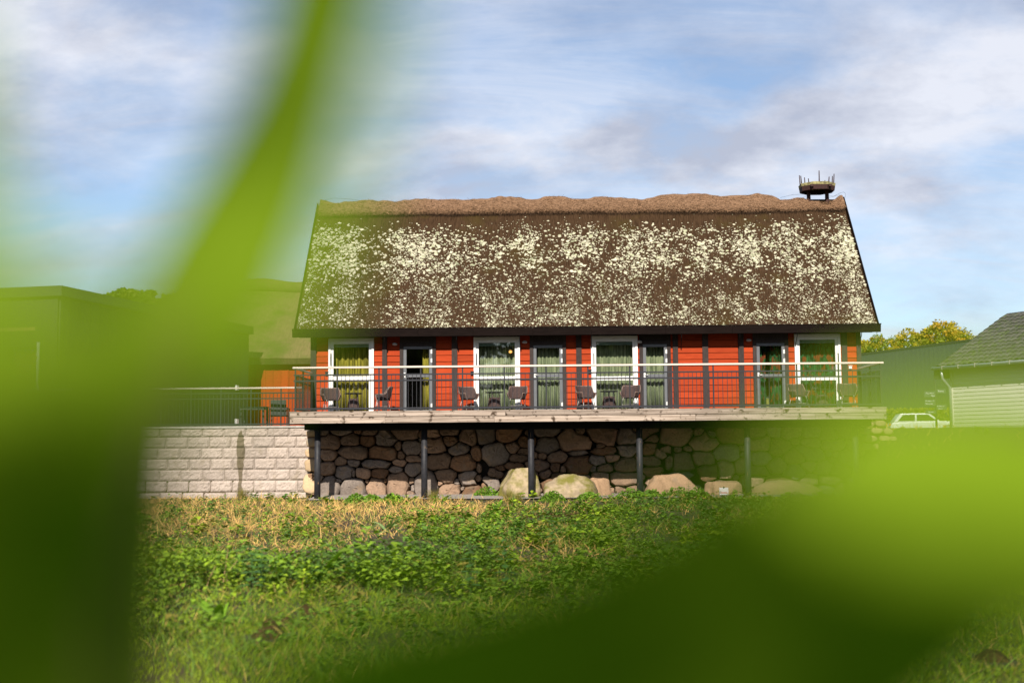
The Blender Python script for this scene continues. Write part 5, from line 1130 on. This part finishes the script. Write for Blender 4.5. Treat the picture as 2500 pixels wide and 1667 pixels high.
# ------------------------------------------------------------------ shrub right in front of the lens
base = near(420, 1667, .42); sb = thing('near_shrub', 'out of focus green leaves and stems of a shrub close to the viewer', 'shrub', (base[0], base[1], 0))
mt_nl = leafmat('shrub leaf', (.150, .235, .010), .30, var=False, rough=.7, spec=.05, tcol=(.045, .19, .001)); mt_ns = M('shrub stem', (.045, .030, .006), (.030, .022, .004), 30)
def smooth(pts, n=18):
    P = np.array(pts, float); t = np.linspace(0, len(P)-1, n); out = []
    for q in t:
        i_ = min(int(q), len(P)-2); f_ = q-i_; p0, p1, p2, p3 = P[max(i_-1, 0)], P[i_], P[i_+1], P[min(i_+2, len(P)-1)]
        out.append(.5*((2*p1)+(-p0+p2)*f_+(2*p0-5*p1+4*p2-p3)*f_**2+(-p0+3*p1-3*p2+p3)*f_**3))
    return np.array(out)
def near_leaf(A, B, dome=.006, nu=18, nv=9, mat=None):
    a = smooth(A, nu); b = smooth(B, nu); V = []
    for i_ in range(nu):
        pa, pb = near(*a[i_]), near(*b[i_])
        for j in range(nv):
            t = j/(nv-1); p = pa+(pb-pa)*t; p = p-FW*(dome*math.sin(math.pi*t))+FW*(.002*(abs(t-.5) < .01)); V.append(p)
    f = [(i_*nv+j, (i_+1)*nv+j, (i_+1)*nv+j+1, i_*nv+j+1) for i_ in range(nu-1) for j in range(nv-1)]
    return MB().add(V, f).build('leaf', mat or mt_nl, sb, smooth=True)
# long arching blade from the upper edge down the left side
near_leaf([(705, -200, .36), (615, 160, .385), (480, 420, .41), (375, 600, .42), (300, 760, .43), (255, 950, .45), (230, 1250, .49), (220, 1900, .62)],
          [(970, -200, .36), (875, 160, .385), (750, 410, .41), (640, 600, .42), (555, 760, .43), (470, 940, .45), (420, 1200, .49), (360, 1900, .62)], .002)
near_leaf([(880, -60, .24), (740, 380, .24), (540, 610, .24), (430, 800, .24), (400, 1010, .25)], [(1000, -60, .24), (880, 430, .24), (790, 690, .24), (710, 860, .24), (560, 1030, .25)], .004)
near_leaf([(-420, 800, .27), (-400, 1000, .282), (-320, 1250, .308), (-220, 1550, .355), (-120, 2050, .46)], [(250, 900, .27), (330, 1020, .282), (370, 1250, .308), (370, 1550, .355), (350, 2050, .46)], .0)
near_leaf([(-330, 0, .26), (-300, 350, .26), (-300, 700, .26), (-340, 1060, .27)], [(-70, 20, .26), (-30, 350, .26), (90, 700, .26), (190, 1060, .27)], .004)
near_leaf([(-260, 560, .19), (-230, 720, .19), (-160, 900, .19), (-60, 1080, .20)], [(60, 620, .19), (140, 740, .19), (200, 900, .19), (230, 1080, .20)], .003)
near_leaf([(180, 640, .21), (130, 830, .21), (120, 1060, .22)], [(330, 700, .21), (360, 850, .21), (330, 1060, .22)], .003)
# broad leaves at the lower right
near_leaf([(1880, 1100, .23), (2070, 970, .23), (2320, 930, .23), (2620, 970, .23), (2950, 1170, .24)], [(1960, 1260, .23), (2140, 1370, .23), (2350, 1450, .23), (2620, 1520, .23), (2950, 1400, .24)], .004)
near_leaf([(2150, 1330, .21), (2330, 1360, .21), (2560, 1380, .21), (2900, 1420, .22)], [(2200, 1520, .24), (2350, 1590, .245), (2540, 1600, .245), (2900, 1540, .24)], .002)
near_leaf([(600, 1590, .25), (800, 1510, .25), (1040, 1440, .25), (1290, 1365, .25), (1520, 1270, .25), (1720, 1160, .25), (1880, 1090, .25), (2020, 1090, .25), (2200, 1260, .27)], [(560, 2050, .39), (800, 2060, .39), (1050, 2060, .39), (1300, 2050, .39), (1560, 2020, .39), (1800, 1980, .39), (2050, 1860, .37), (2250, 1760, .33), (2450, 1620, .28)], -.001)
def stem(pts, r0, r1): P = [near(*q) if len(q) == 3 and q[1] > 100 else q for q in pts]; MB().tube([tuple(v) for v in P], [r0+(r1-r0)*i_/(len(P)-1) for i_ in range(len(P))], 8).build('stem', mt_ns, sb, smooth=True)
r0 = (base[0], base[1], -.05)
stem([r0, (base[0]-.01, base[1]-.02, .6), (base[0]-.01, base[1]-.0, 1.0), (290, 2200, .7), (290, 1880, .63)], .008, .004)
stem([r0, (base[0]-.05, base[1], .7), (100, 2300, .85), (110, 1980, .79)], .007, .003)
stem([r0, (base[0]-.1, base[1]-.03, .8), (-400, 1500, .38), (-250, 1000, .31), (-160, 800, .30)], .006, .002)
stem([r0, (base[0]+.04, base[1]-.02, .75), (1300, 2400, .42), (1500, 2030, .385)], .007, .003)
stem([r0, (base[0]+.1, base[1]-.02, .7), (3300, 1900, .27), (2950, 1320, .25)], .007, .003)
stem([r0, (base[0]-.02, base[1]-.02, .8), (310, 2100, .43), (345, 1500, .40), (380, 1150, .395), (400, 900, .39), (425, 720, .385)], .0065, .0025)
stem([r0, (base[0]+.0, base[1]-.1, .9), (300, 1500, .27), (490, 990, .25)], .003, .001)
